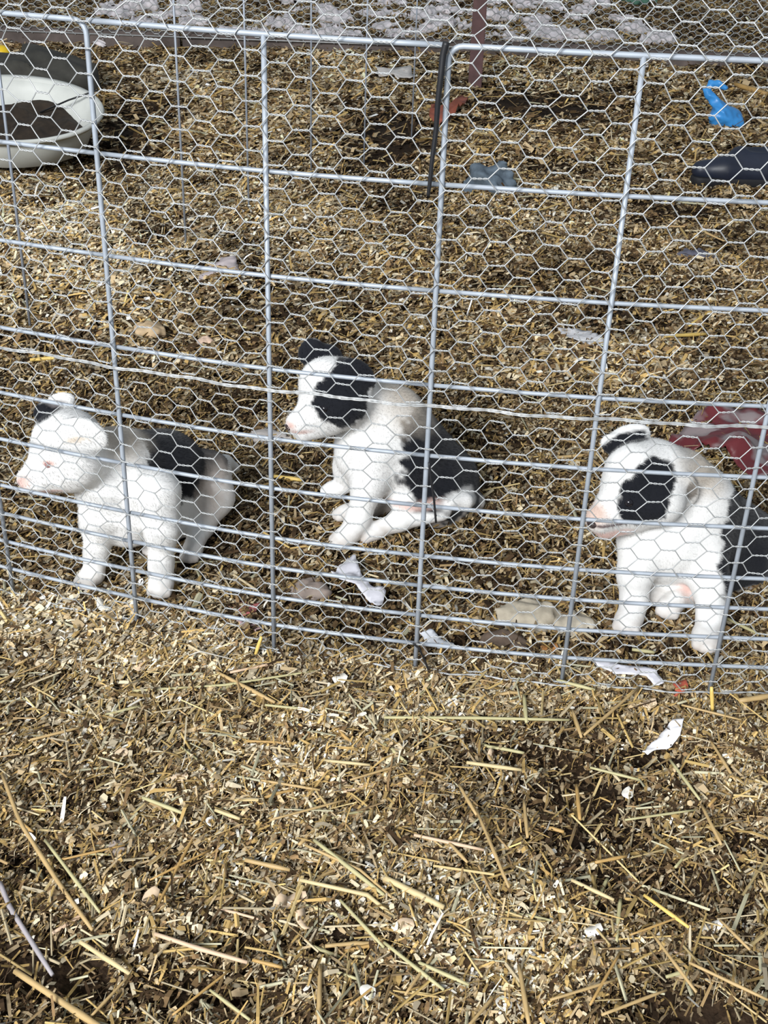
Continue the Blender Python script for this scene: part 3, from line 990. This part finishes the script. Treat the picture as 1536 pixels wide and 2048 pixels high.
for pix, wpx, kd in STALKS:
    pts = np.array([ground(x, y, .012) for x, y in pix])
    stalk(pts, width_m(pts.mean(0), wpx), kd)
pts = np.array([ground(x, y, .012) for x, y in [(0, 1765), (20, 1815), (105, 1950)]])
stalk(pts, .0050, 'grey', label='grey weathered stalk on the dark soil at the lower left')
g = ground(508, 1318)
stalk([g + [0, 0, 0], at(523, 1273, g[1] + .004)], .0048, 'yellow', 1, 'short yellow straw stub standing up beside the second fence upright')
g = ground(1425, 1424)
stalk([g, at(1423, 1374, g[1] + .003)], .0050, 'yellow', 1, 'short yellow straw stub standing up at the foot of the rightmost upright')
g = ground(858, 1318)
stalk([g, at(842, 1285, g[1] - .004)], .0052, 'pink', 1, 'short tan straw stub leaning on the foot of the middle post')
r = random.Random(5)
for i in range(80):
    y = r.uniform(.62, 1.22); x = r.uniform(-1, 1) * (.02 + .40 * y)
    if patches(np.array([x]), np.array([y]), SOIL_SHADE)[0] > .6: continue
    th = r.uniform(-.9, 1.2) if r.random() < .7 else r.uniform(0, math.pi); L = r.uniform(.025, .06)
    d = np.array([math.cos(th), math.sin(th), r.uniform(-.1, .1)]) * L / 2
    z = float(gz(np.array([x]), np.array([y]))[0]) + .010
    c = np.array([x, y, z]); stalk([c - d, c + [0, 0, r.uniform(0, .003)], c + d], r.uniform(.0024, .0046),
                                   r.choice(['tan', 'ochre', 'ochre', 'olive', 'olive', 'pink', 'pale']))
for pix, wpx, kd, lb in (([(548, 950), (605, 958)], 11, 'yellow', 'bright yellow straw stalk lying between the left and middle puppies'),
                         ([(700, 955), (745, 960)], 9, 'olive', 'greenish straw stalk under the chest of the middle puppy'),
                         ([(60, 712), (140, 716)], 10, 'yellow', 'yellow straw stalk on the bedding above the left puppy'),
                         ([(1100, 910), (1180, 908)], 8, 'tan', 'tan straw stalk left of the right puppy head'),
                         ([(1330, 670), (1420, 655)], 9, 'yellow', 'yellow straw stalk right of the white paper strip'),
                         ([(1440, 610), (1380, 640)], 8, 'yellow', 'short yellow straw stalk on the far right bedding'),
                         ([(1060, 260), (1120, 310)], 9, 'olive', 'wide pale straw stalk on the far bedding behind the middle post'),
                         ([(1470, 165), (1536, 180)], 13, 'ochre', 'broad ochre straw bundle stalk right of the blue container'),
                         ([(1450, 1228), (1520, 1262)], 8, 'olive', 'greenish straw stalk beside the right puppy front paw'),
                         ([(1265, 1293), (1310, 1300)], 9, 'olive', 'greenish straw stalk below the right puppy paws')):
    pts = np.array([ground(x, y, .014) for x, y in pix]); c = pts.mean(0)
    pts[:, 2] = gz(pts[:, 0], pts[:, 1]) + .014
    stalk(pts, width_m(c, wpx), kd, None, lb)

# ------------------------------------------------------------------ scraps and litter
def crumpled(name, label, cat, pix, z0, amp, col, thick=.0012, freq=60, rough=.7, res=.006, seed=0, mat=None, rise=None):
    """thin sheet with a torn outline lying on the ground"""
    pts = np.array([ground(x, y, z0)[:2] for x, y in pix])
    lo, hi = pts.min(0), pts.max(0)
    nxg = max(4, int((hi[0] - lo[0]) / res) + 1); nyg = max(4, int((hi[1] - lo[1]) / res) + 1)
    xs = np.linspace(lo[0], hi[0], nxg + 1); yy = np.linspace(lo[1], hi[1], nyg + 1)
    X, Y = np.meshgrid(xs, yy, indexing='ij')

    def inside(x, y):
        c = np.zeros(x.shape, bool); j = len(pts) - 1
        for i in range(len(pts)):
            xi, yi = pts[i]; xj, yj = pts[j]
            cr_ = ((yi > y) != (yj > y)) & (x < (xj - xi) * (y - yi) / (yj - yi + 1e-12) + xi)
            c ^= cr_; j = i
        return c
    P3 = np.stack([X, Y, 0 * X], -1)
    Z = gz(X, Y) + z0 + amp * (.6 * np.abs(wob(P3, freq, seed)) + .4 * np.abs(wob(P3, freq * 2.7, seed + 1)))
    if rise is not None: Z = Z + rise(X, Y, lo, hi)
    jit = res * .3
    rr = np.random.default_rng(seed); Xj = X + rr.uniform(-jit, jit, X.shape); Yj = Y + rr.uniform(-jit, jit, X.shape)
    V = np.stack([Xj, Yj, Z], -1).reshape(-1, 3)
    F = []
    cx = (X[:-1, :-1] + X[1:, 1:]) / 2; cy = (Y[:-1, :-1] + Y[1:, 1:]) / 2
    ins = inside(cx, cy)
    for i, j in np.argwhere(ins):
        a = i * (nyg + 1) + j
        F.append((a, a + nyg + 1, a + nyg + 2, a + 1))
    used = sorted({k for f in F for k in f}); mp = {k: i for i, k in enumerate(used)}
    V = V[used]; F = [tuple(mp[k] for k in f) for f in F]
    cnt = {}
    for f in F:
        for i in range(4):
            e_ = tuple(sorted((f[i], f[(i + 1) % 4]))); cnt[e_] = cnt.get(e_, 0) + 1
    bnd = {k for e_, n_ in cnt.items() if n_ == 1 for k in e_}
    for k in bnd:                                   # settle the rim on the torn outline
        p = V[k, :2]; best = None
        for i in range(len(pts)):
            a, b_ = pts[i - 1], pts[i]; ab = b_ - a
            t_ = np.clip((p - a) @ ab / (ab @ ab + 1e-12), 0, 1); q = a + t_ * ab; dd = ((p - q)**2).sum()
            if best is None or dd < best[0]: best = (dd, q)
        if best[0] < (res * 1.3)**2: V[k, :2] = best[1] + rr.normal(0, res * .06, 2)
    c = V.mean(0)
    me = faces_mesh(name, V - c, F)
    o = link(name, me, mat or mat_simple(name + '_surface', col, rough, noise=.12, nscale=50))
    o.location = c
    md = o.modifiers.new('thickness', 'SOLIDIFY'); md.thickness = thick
    return tag(o, label, cat)


PAPER = (.66, .65, .70)
crumpled('paper_scrap', 'white torn paper scrap lying below the middle puppy', 'paper',
         [(662, 1148), (688, 1118), (710, 1100), (718, 1130), (728, 1152), (742, 1172), (765, 1172), (772, 1178), (764, 1205), (752, 1208), (728, 1185), (705, 1168), (680, 1160)],
         .021, .012, PAPER, seed=1, res=.005)
crumpled('paper_scrap', 'narrow white paper strip at the fence foot below the right puppy', 'paper',
         [(1186, 1312), (1240, 1326), (1290, 1328), (1312, 1332), (1330, 1358), (1312, 1366), (1294, 1342), (1230, 1342), (1196, 1328)],
         .021, .006, PAPER, seed=2, res=.004)
crumpled('paper_scrap', 'white torn tissue scrap outside the fence at the right', 'paper',
         [(1288, 1472), (1318, 1456), (1345, 1438), (1368, 1434), (1362, 1462), (1340, 1478), (1318, 1474), (1300, 1482)],
         .014, .016, (.72, .71, .72), seed=3, res=.004)
crumpled('paper_scrap', 'white paper strip lying behind the fence between middle and right puppies', 'paper',
         [(1118, 642), (1150, 640), (1180, 645), (1205, 660), (1212, 684), (1188, 682), (1165, 664), (1130, 658)],
         .012, .012, (.62, .61, .62), seed=4, res=.008)
crumpled('paper_scrap', 'lilac and beige paper piece lying behind the left puppy', 'paper',
         [(400, 545), (412, 528), (440, 520), (470, 512), (478, 540), (450, 552), (420, 552), (395, 560)],
         .012, .010, (.52, .45, .45), seed=5, res=.010)
crumpled('paper_scrap', 'small white wisp of paper at the foot of the middle post', 'paper',
         [(838, 1262), (862, 1262), (880, 1274), (908, 1284), (905, 1296), (875, 1290), (850, 1276)],
         .010, .012, (.60, .62, .66), seed=6, res=.004)
crumpled('paper_scrap', 'pale bleached card lying on the far bedding left of the black cord', 'paper',
         [(752, 128), (822, 130), (828, 144), (800, 147), (760, 141)], .02, .02, (.66, .62, .58), seed=7, res=.03)
crumpled('red_scrap', 'pink and red torn wrapper at the fence foot beside the second upright', 'wrapper',
         [(448, 1192), (470, 1186), (500, 1200), (520, 1196), (512, 1218), (485, 1226), (460, 1212)],
         .010, .008, (.50, .16, .15), seed=8, res=.004)
crumpled('red_scrap', 'pale pink wrapper shred at the fence foot below the second upright', 'wrapper',
         [(470, 1242), (500, 1246), (528, 1250), (520, 1262), (490, 1262)], .010, .008, (.48, .33, .34), seed=9, res=.004)
crumpled('red_leaf', 'orange red shred of plastic at the fence foot below the right puppy', 'wrapper',
         [(1345, 1362), (1372, 1354), (1378, 1372), (1360, 1386), (1346, 1388), (1352, 1374)], .012, .008, (.42, .09, .05), seed=10, res=.004)
crumpled('orange_rag', 'orange red rag half buried in bedding behind the black cord', 'rag',
         [(858, 225), (862, 208), (905, 212), (912, 192), (938, 192), (932, 210), (905, 228), (880, 236)],
         .03, .03, (.30, .085, .05), seed=11, res=.03)
# maroon bag with a pale faded print behind the right puppy
mr = bpy.data.materials.new('maroon_bag'); mr.use_nodes = True
nt = mr.node_tree; b = nt.nodes['Principled BSDF']; b.inputs['Roughness'].default_value = .45
tc = nt.nodes.new('ShaderNodeTexCoord'); nn = nt.nodes.new('ShaderNodeTexNoise'); nn.inputs['Scale'].default_value = 11
nn.inputs['Detail'].default_value = 3
rp = nt.nodes.new('ShaderNodeValToRGB'); rp.color_ramp.elements[0].position = .46; rp.color_ramp.elements[0].color = (.13, .018, .022, 1)
rp.color_ramp.elements[1].position = .55; rp.color_ramp.elements[1].color = (.26, .21, .21, 1)
nt.links.new(tc.outputs['Object'], nn.inputs['Vector']); nt.links.new(nn.outputs['Fac'], rp.inputs['Fac'])
nt.links.new(rp.outputs['Color'], b.inputs['Base Color'])
crumpled('feed_bag', 'crumpled maroon plastic bag with faded grey print behind the right puppy', 'bag',
         [(1325, 905), (1345, 872), (1385, 840), (1440, 815), (1490, 820), (1560, 830), (1580, 960), (1500, 965), (1440, 925), (1390, 900), (1350, 915)],
         .012, .035, (.2, .03, .03), seed=12, res=.010, freq=26, mat=mr)


def rock(name, label, cat, px, py, size, col, lift=.3, seed=0, bump=.12, mat=None):
    g = ground(px, py); r_ = max(size) / 2
    z = float(gz(g[0:1], g[1:2])[0])
    B_ = Blob(); c = np.array([0, 0, 0.0])
    B_.ell(c, np.array(size) / 2, None)
    rr = np.random.default_rng(seed)
    for k in range(5):
        d = rr.normal(size=3); d /= np.linalg.norm(d)
        B_.ell(d * np.array(size) * .28, np.array(size) * rr.uniform(.18, .30), None, r_ * .25)
    V, F = B_.mesh(r_ / 9, 1, lambda g_: bump * r_ * wob(g_, 9 / r_, seed))
    o = link(name, np_mesh(name, V, F), mat or mat_simple(name + '_surface', col, .9, noise=.25, nscale=60, bump=.5))
    o.location = (g[0], g[1], z + size[2] * lift)
    return tag(o, label, cat)


rock('dirt_clod', 'flat pale grey clod at the fence foot left of the right puppy', 'clod', 1050, 1240, (.095, .06, .034), (.40, .35, .27), seed=1)
rock('dirt_clod', 'smaller pale grey clod touching the right puppy front paw', 'clod', 1150, 1252, (.062, .045, .028), (.44, .39, .31), seed=2)
rock('dirt_clod', 'grey brown clod below the sitting middle puppy', 'clod', 618, 1185, (.062, .045, .026), (.26, .21, .18), seed=3)
rock('dirt_clod', 'tan round clod behind the left puppy ears', 'clod', 298, 668, (.075, .06, .045), (.48, .35, .21), seed=4)
rock('dirt_clod', 'rounded pinkish clod on the bedding above the middle puppy', 'clod', 412, 695, (.035, .025, .03), (.58, .42, .32), seed=5)
rock('dirt_clod', 'dark brown lump lying beside the orange chip under the pale clods', 'clod', 1010, 1290, (.07, .035, .022), (.10, .07, .05), seed=6)
rock('dirt_clod', 'grey lump of dung on the front bedding', 'clod', 232, 1700, (.022, .018, .014), (.33, .27, .23), seed=7)
rock('dirt_clod', 'grey round pebble half buried in the front bedding', 'clod', 335, 1490, (.014, .012, .010), (.22, .21, .20), seed=8)
rock('chew_bone', 'pale grey dried chew stick in front of the middle puppy nose', 'chew', 548, 882, (.105, .03, .024), (.48, .44, .41), seed=9)
rock('dirt_clod', 'ashy dark grey lump behind the right panel near its first upright', 'clod', 980, 372, (.15, .10, .085), (.10, .13, .16), seed=10, bump=.3)
rock('dirt_clod', 'small slate grey lump on the bedding far behind the right puppy', 'clod', 1385, 520, (.10, .05, .03), (.10, .10, .13), seed=11)

# curled wood shavings that stand out
m_curl = mat_simple('fresh_shaving', (.66, .50, .34), .7, noise=.15, nscale=80)
m_curl2 = mat_simple('white_shaving', (.74, .71, .64), .7, noise=.1, nscale=80)
m_chip_o = mat_simple('orange_chip', (.38, .17, .05), .7, noise=.15, nscale=80)
for i, (px, py, L, W, a, mm) in enumerate([(590, 1790, .026, .018, .3, 0), (560, 1800, .020, .014, 1.4, 0), (605, 1830, .022, .014, 2, 0), (360, 1552, .018, .014, .5, 0),
                                          (215, 1265, .026, .016, .3, 0), (280, 1330, .022, .015, 1.2, 0), (205, 1205, .026, .016, 2.2, 1), (905, 1400, .014, .012, .4, 1),
                                          (900, 1560, .013, .013, 0, 1), (735, 1980, .012, .016, 1, 1), (1010, 1985, .013, .016, 1.2, 1), (1190, 1845, .018, .012, .4, 1),
                                          (1300, 1400, .018, .013, .2, 0), (985, 1485, .016, .010, 1.5, 0), (240, 1500, .018, .013, .7, 0), (420, 1640, .012, .010, 1.9, 1),
                                          (680, 1350, .018, .016, .6, 1), (1430, 1825, .022, .012, .4, 1), (1260, 1560, .014, .013, 1, 1), (430, 1570, .016, .014, 2, 0),
                                          (300, 1780, .020, .013, 1, 0), (810, 1850, .018, .016, .2, 0), (1070, 1218, .022, .016, 1.3, 2), (1100, 1285, .022, .014, .2, 2)]):
    g = ground(px, py, .014); n = 7; Vv = []
    for j in range(n):
        u = j / (n - 1) - .5
        for s in (-.5, .5):
            ww = W * (1 - .5 * abs(2 * u)**2)
            Vv.append((L * u, ww * s, .35 * L * (u * u * 2) + .004 * s * math.sin(4 * u + i)))
    Fq = [(2 * j, 2 * j + 2, 2 * j + 3, 2 * j + 1) for j in range(n - 1)]
    o = link('wood_shaving', faces_mesh('wood_shaving', Vv, Fq), (m_curl, m_curl2, m_chip_o)[mm])
    o.location = (g[0], g[1], float(gz(g[0:1], g[1:2])[0]) + .012); o.rotation_euler = (.3, -.2, a)
    md = o.modifiers.new('thickness', 'SOLIDIFY'); md.thickness = .0008
    k = ('pinkish tan', 'whitish', 'orange brown')[mm]
    tag(o, k + ' curled wood shaving lying on top of the bedding', 'wood shaving', k + ' curled shavings on the bedding')

# ------------------------------------------------------------------ far things
# shallow pale tub, tilted towards the fence
m_tub = mat_simple('grey_white_plastic', (.58, .59, .55), .5, noise=.12, nscale=9)
m_tubin = mat_simple('dark_tub_litter', (.028, .019, .012), .95, noise=.4, nscale=40, bump=.6)
gc = ground(20, 236, .11)
tub = empty('feed_tub', (gc[0], gc[1], 0))
prof = [(.20, .0), (.235, .012), (.262, .085), (.268, .112), (.285, .118), (.290, .110), (.282, .100), (.276, .110), (.262, .104), (.252, .085), (.222, .025), (.0, .022)]
ns = 48; Vt = []; Ft = []
for (r0, z0) in prof:
    for k in range(ns):
        a = 2 * math.pi * k / ns; Vt.append((max(r0, .001) * math.cos(a), max(r0, .001) * math.sin(a) * 1.0, z0))
for i in range(len(prof) - 1):
    for k in range(ns):
        k2 = (k + 1) % ns; Ft.append((i * ns + k, i * ns + k2, (i + 1) * ns + k2, (i + 1) * ns + k))
Ft.append(tuple(range(ns))[::-1])
tilt = Matrix.Translation((gc[0], gc[1], .035)) @ Matrix.Rotation(math.radians(8), 4, 'X') @ Matrix.Rotation(math.radians(4), 4, 'Y')
me = faces_mesh('shell', Vt, Ft); me.transform(tilt)
link('shell', me, m_tub, tub)
Vt = [(0, 0, .05)]; Ft = []
for i in range(1, 9):
    for k in range(ns):
        a = 2 * math.pi * k / ns; rr_ = .238 * i / 8
        Vt.append((rr_ * math.cos(a), rr_ * math.sin(a), .045 + .012 * math.sin(5 * a + i) * (i / 8) + .01 * math.sin(3 * a - 2 * i)))
for k in range(ns): Ft.append((0, 1 + k, 1 + (k + 1) % ns))
for i in range(7):
    for k in range(ns):
        k2 = (k + 1) % ns; o_ = 1 + i * ns; Ft.append((o_ + k, o_ + ns + k, o_ + ns + k2, o_ + k2))
me = faces_mesh('dirty_litter', Vt, Ft); me.transform(tilt)
link('dirty_litter', me, m_tubin, tub)
tag(tub, 'large shallow grey white feed tub tilted on the bedding at upper left', 'tub')
p0, p1_ = at(80, 225, gc[1] + .16), at(196, 180, gc[1] + .12)
tag(tube('black_twig', [p0, (p0 + p1_) / 2 + [0, 0, .004], p1_], .0028, m_black), 'thin black twig lying across the rim of the feed tub', 'twig')

# dark sack, yellow handle behind tub
m_sack = mat_simple('dark_grey_sack', (.045, .043, .036), .85, noise=.35, nscale=14, bump=.6)
rock('dark_sack', 'dark grey sack slumped behind the feed tub', 'sack', 70, 175, (.50, .30, .16), None, .35, 21, .16, m_sack)
B_ = Blob(); g = ground(-40, 130)
hc = at(-42, 107, g[1] - .32)
B_.cap(hc + [-.14, .02, .01], hc + [.095, 0, 0], .030, .036, .01); B_.cap(hc + [-.14, .02, .01], hc + [-.22, .03, -.05], .03, .028, .02)
B_.cap(hc + [-.22, .03, -.05], [hc[0] - .23, hc[1] + .03, .02], .028, .03, .02)
V, F = B_.mesh(.006)
tag(link('yellow_handle', np_mesh('yellow_handle', V, F), mat_simple('yellow_plastic', (.75, .50, .02), .35)),
    'bright yellow plastic handle end at the upper left edge', 'handle')

# crushed blue container with a curled handle strip
g = ground(1452, 268); y0 = g[1]
B_ = Blob()
B_.ell(at(1450, 236, y0 + .05), (.068, .055, .052), basis((1, 0, -.25), (0, 1, 0)), .02)
B_.ell(at(1470, 246, y0 + .04), (.042, .045, .040), None, .012)
B_.ell(at(1436, 226, y0 + .04), (.040, .045, .040), None, .012)
B_.chain([at(1432, 212, y0 + .05), at(1417, 195, y0 + .06), at(1411, 180, y0 + .07), at(1422, 167, y0 + .08), at(1438, 165, y0 + .07), at(1450, 174, y0 + .06)],
         [.030, .024, .018, .015, .018, .016], .012)
V, F = B_.mesh(.005, 1, lambda g_: .013 * np.abs(wob(g_, 45, 5)) + .007 * np.abs(wob(g_, 120, 8)))
jug = link('blue_container', np_mesh('blue_container', V, F, True), mat_simple('blue_plastic', (.045, .26, .62), .35, noise=.2, nscale=18))
tag(jug, 'crushed bright blue plastic container with loop handle at upper right', 'container')

# dark navy rubber shoe lying on its sole
m_shoe = mat_simple('navy_rubber', (.014, .018, .032), .45, noise=.2, nscale=20)
g = ground(1460, 372); y0 = g[1]
shoe = empty('rubber_shoe', (g[0], g[1], 0))
B_ = Blob()
B_.cap(at(1402, 340, y0 + .03), at(1450, 340, y0 + .03), .030, .038, .02)
B_.cap(at(1450, 340, y0 + .03), at(1540, 345, y0 + .04), .042, .045, .02)
B_.cap(at(1480, 318, y0 + .05), at(1555, 318, y0 + .06), .040, .048, .02)
B_.cut(at(1510, 285, y0 + .05), at(1570, 290, y0 + .06), .030, .034, .01)
V, F = B_.mesh(.006); V[:, 2] = np.maximum(V[:, 2], -.004)
link('upper', np_mesh('upper', V, F), m_shoe, shoe)
B_ = Blob(); a0 = at(1402, 358, y0 + .02); a1 = at(1560, 372, y0 + .04); a0[2] = a1[2] = .014
B_.cap(a0, a1, .034, .044, .02)
V, F = B_.mesh(.006); V[:, 2] = np.clip(V[:, 2], -.004, .024)
link('sole', np_mesh('sole', V, F), mat_simple('black_sole', (.010, .010, .012), .7), shoe)
tag(shoe, 'dark navy rubber shoe lying at the right edge below the blue container', 'shoe')

# maroon post
m_post = mat_simple('maroon_painted_post', (.105, .052, .050), .6, noise=.2, nscale=30)
g = ground(950, 162)
t = empty('fence_post', (g[0], g[1], 0))
bm = bmesh.new()
bmesh.ops.create_cube(bm, size=1)
for v in bm.verts:
    v.co = Vector((v.co.x * .058, v.co.y * .016, v.co.z * 1.25 + .575)) + Vector((g[0], g[1], 0))
bmesh.ops.bevel(bm, geom=bm.edges[:], offset=.003, segments=2, affect='EDGES')
me = bpy.data.meshes.new('flange'); bm.to_mesh(me); bm.free(); link('flange', me, m_post, t)
bm = bmesh.new(); bmesh.ops.create_cube(bm, size=1)
for v in bm.verts:
    v.co = Vector((v.co.x * .012, v.co.y * .045 + .028, v.co.z * 1.25 + .575)) + Vector((g[0], g[1], 0))
me = bpy.data.meshes.new('rib'); bm.to_mesh(me); bm.free(); link('rib', me, m_post, t)
tag(t, 'maroon steel fence post standing in the far bedding', 'post')

# weathered kerb boards along the back and netting above them
m_wood = mat_simple('weathered_board', (.12, .095, .085), .85, noise=.35, nscale=12, bump=.5)
L0, L1 = ground(-120, 112), ground(1660, 112)
yb = 6.05
kerb = empty('kerb_board', (0, yb, 0))
tag(kerb, 'weathered grey timber kerb along the back of the bedding', 'board')
for i, (xa, xb) in enumerate(((-3.3, -1.05), (-1.04, 1.16), (1.17, 3.6))):
    bm = bmesh.new(); bmesh.ops.create_cube(bm, size=1)
    for v in bm.verts:
        x = (xa + xb) / 2 + v.co.x * (xb - xa)
        v.co = Vector((x, yb + v.co.y * .045 + .02 * (i % 2), v.co.z * .10 + .015 + .010 * (i % 2)))
    bmesh.ops.bevel(bm, geom=bm.edges[:], offset=.006, segments=2, affect='EDGES')
    me = bpy.data.meshes.new('board'); bm.to_mesh(me); bm.free(); link('board', me, m_wood, kerb)

rn = empty('chicken_wire', (0, yb, .06))
tag(rn, 'far chicken wire rising from the weathered kerb at the back', 'chicken wire')
VV, FF, nv = [], [], 0
pu, pv, tw = .034, .032, .017
for c in range(-95, 100):
    for k in range(0, 13):
        z = .06 + (k + (.5 if c % 2 else 0)) * pv; x = c * pu
        segs = [((x - tw / 2, z), (x + tw / 2, z), .0028)]
        for s in (-1, 1):
            segs.append(((x + tw / 2, z), (x + pu - tw / 2, z + s * pv / 2), .0017))
        for (p_, q_, rd) in segs:
            V, Fq = tube_arrays([[p_[0], yb - .03, p_[1]], [q_[0], yb - .03, q_[1]]], rd, 4, False)
            VV.append(V); FF.append(np.array(Fq) + nv); nv += len(V)
o = link('hexagon_mesh', np_mesh('hexagon_mesh', np.vstack(VV), np.vstack(FF)), m_net, rn); o['kind'] = 'stuff'
for z in (.05, .49):
    tube('edge_wire', [[-3.3, yb - .03, z], [0, yb - .03, z], [3.5, yb - .03, z]], .003, m_net, rn, 5)

# pale wool-like clumps beyond the kerb
m_wool = mat_simple('pale_shavings_clump', (.74, .69, .70), .95, noise=.3, nscale=26, bump=.8)
rf = random.Random(12)
for i in range(90):
    u = rf.random()
    px = rf.gauss(1060, 130) if u < .45 else rf.gauss(720, 130) if u < .85 else rf.uniform(120, 420)
    py = rf.uniform(6, 92); sz = rf.uniform(.07, .20)
    rock('fleece_clump', 'dirty white fleece clump lying beyond the far kerb and netting', 'fleece', px, py,
         (sz, sz * rf.uniform(.5, .9), sz * rf.uniform(.3, .5)), None, .2, 60 + i, .28, m_wool)['group'] = 'fleece clumps beyond the far kerb'
rock('green_wrapper', 'green and blue wrapper lump beyond the far netting at the top', 'wrapper', 1270, 10, (.20, .12, .10), (.10, .22, .16), .4, 90, .25)
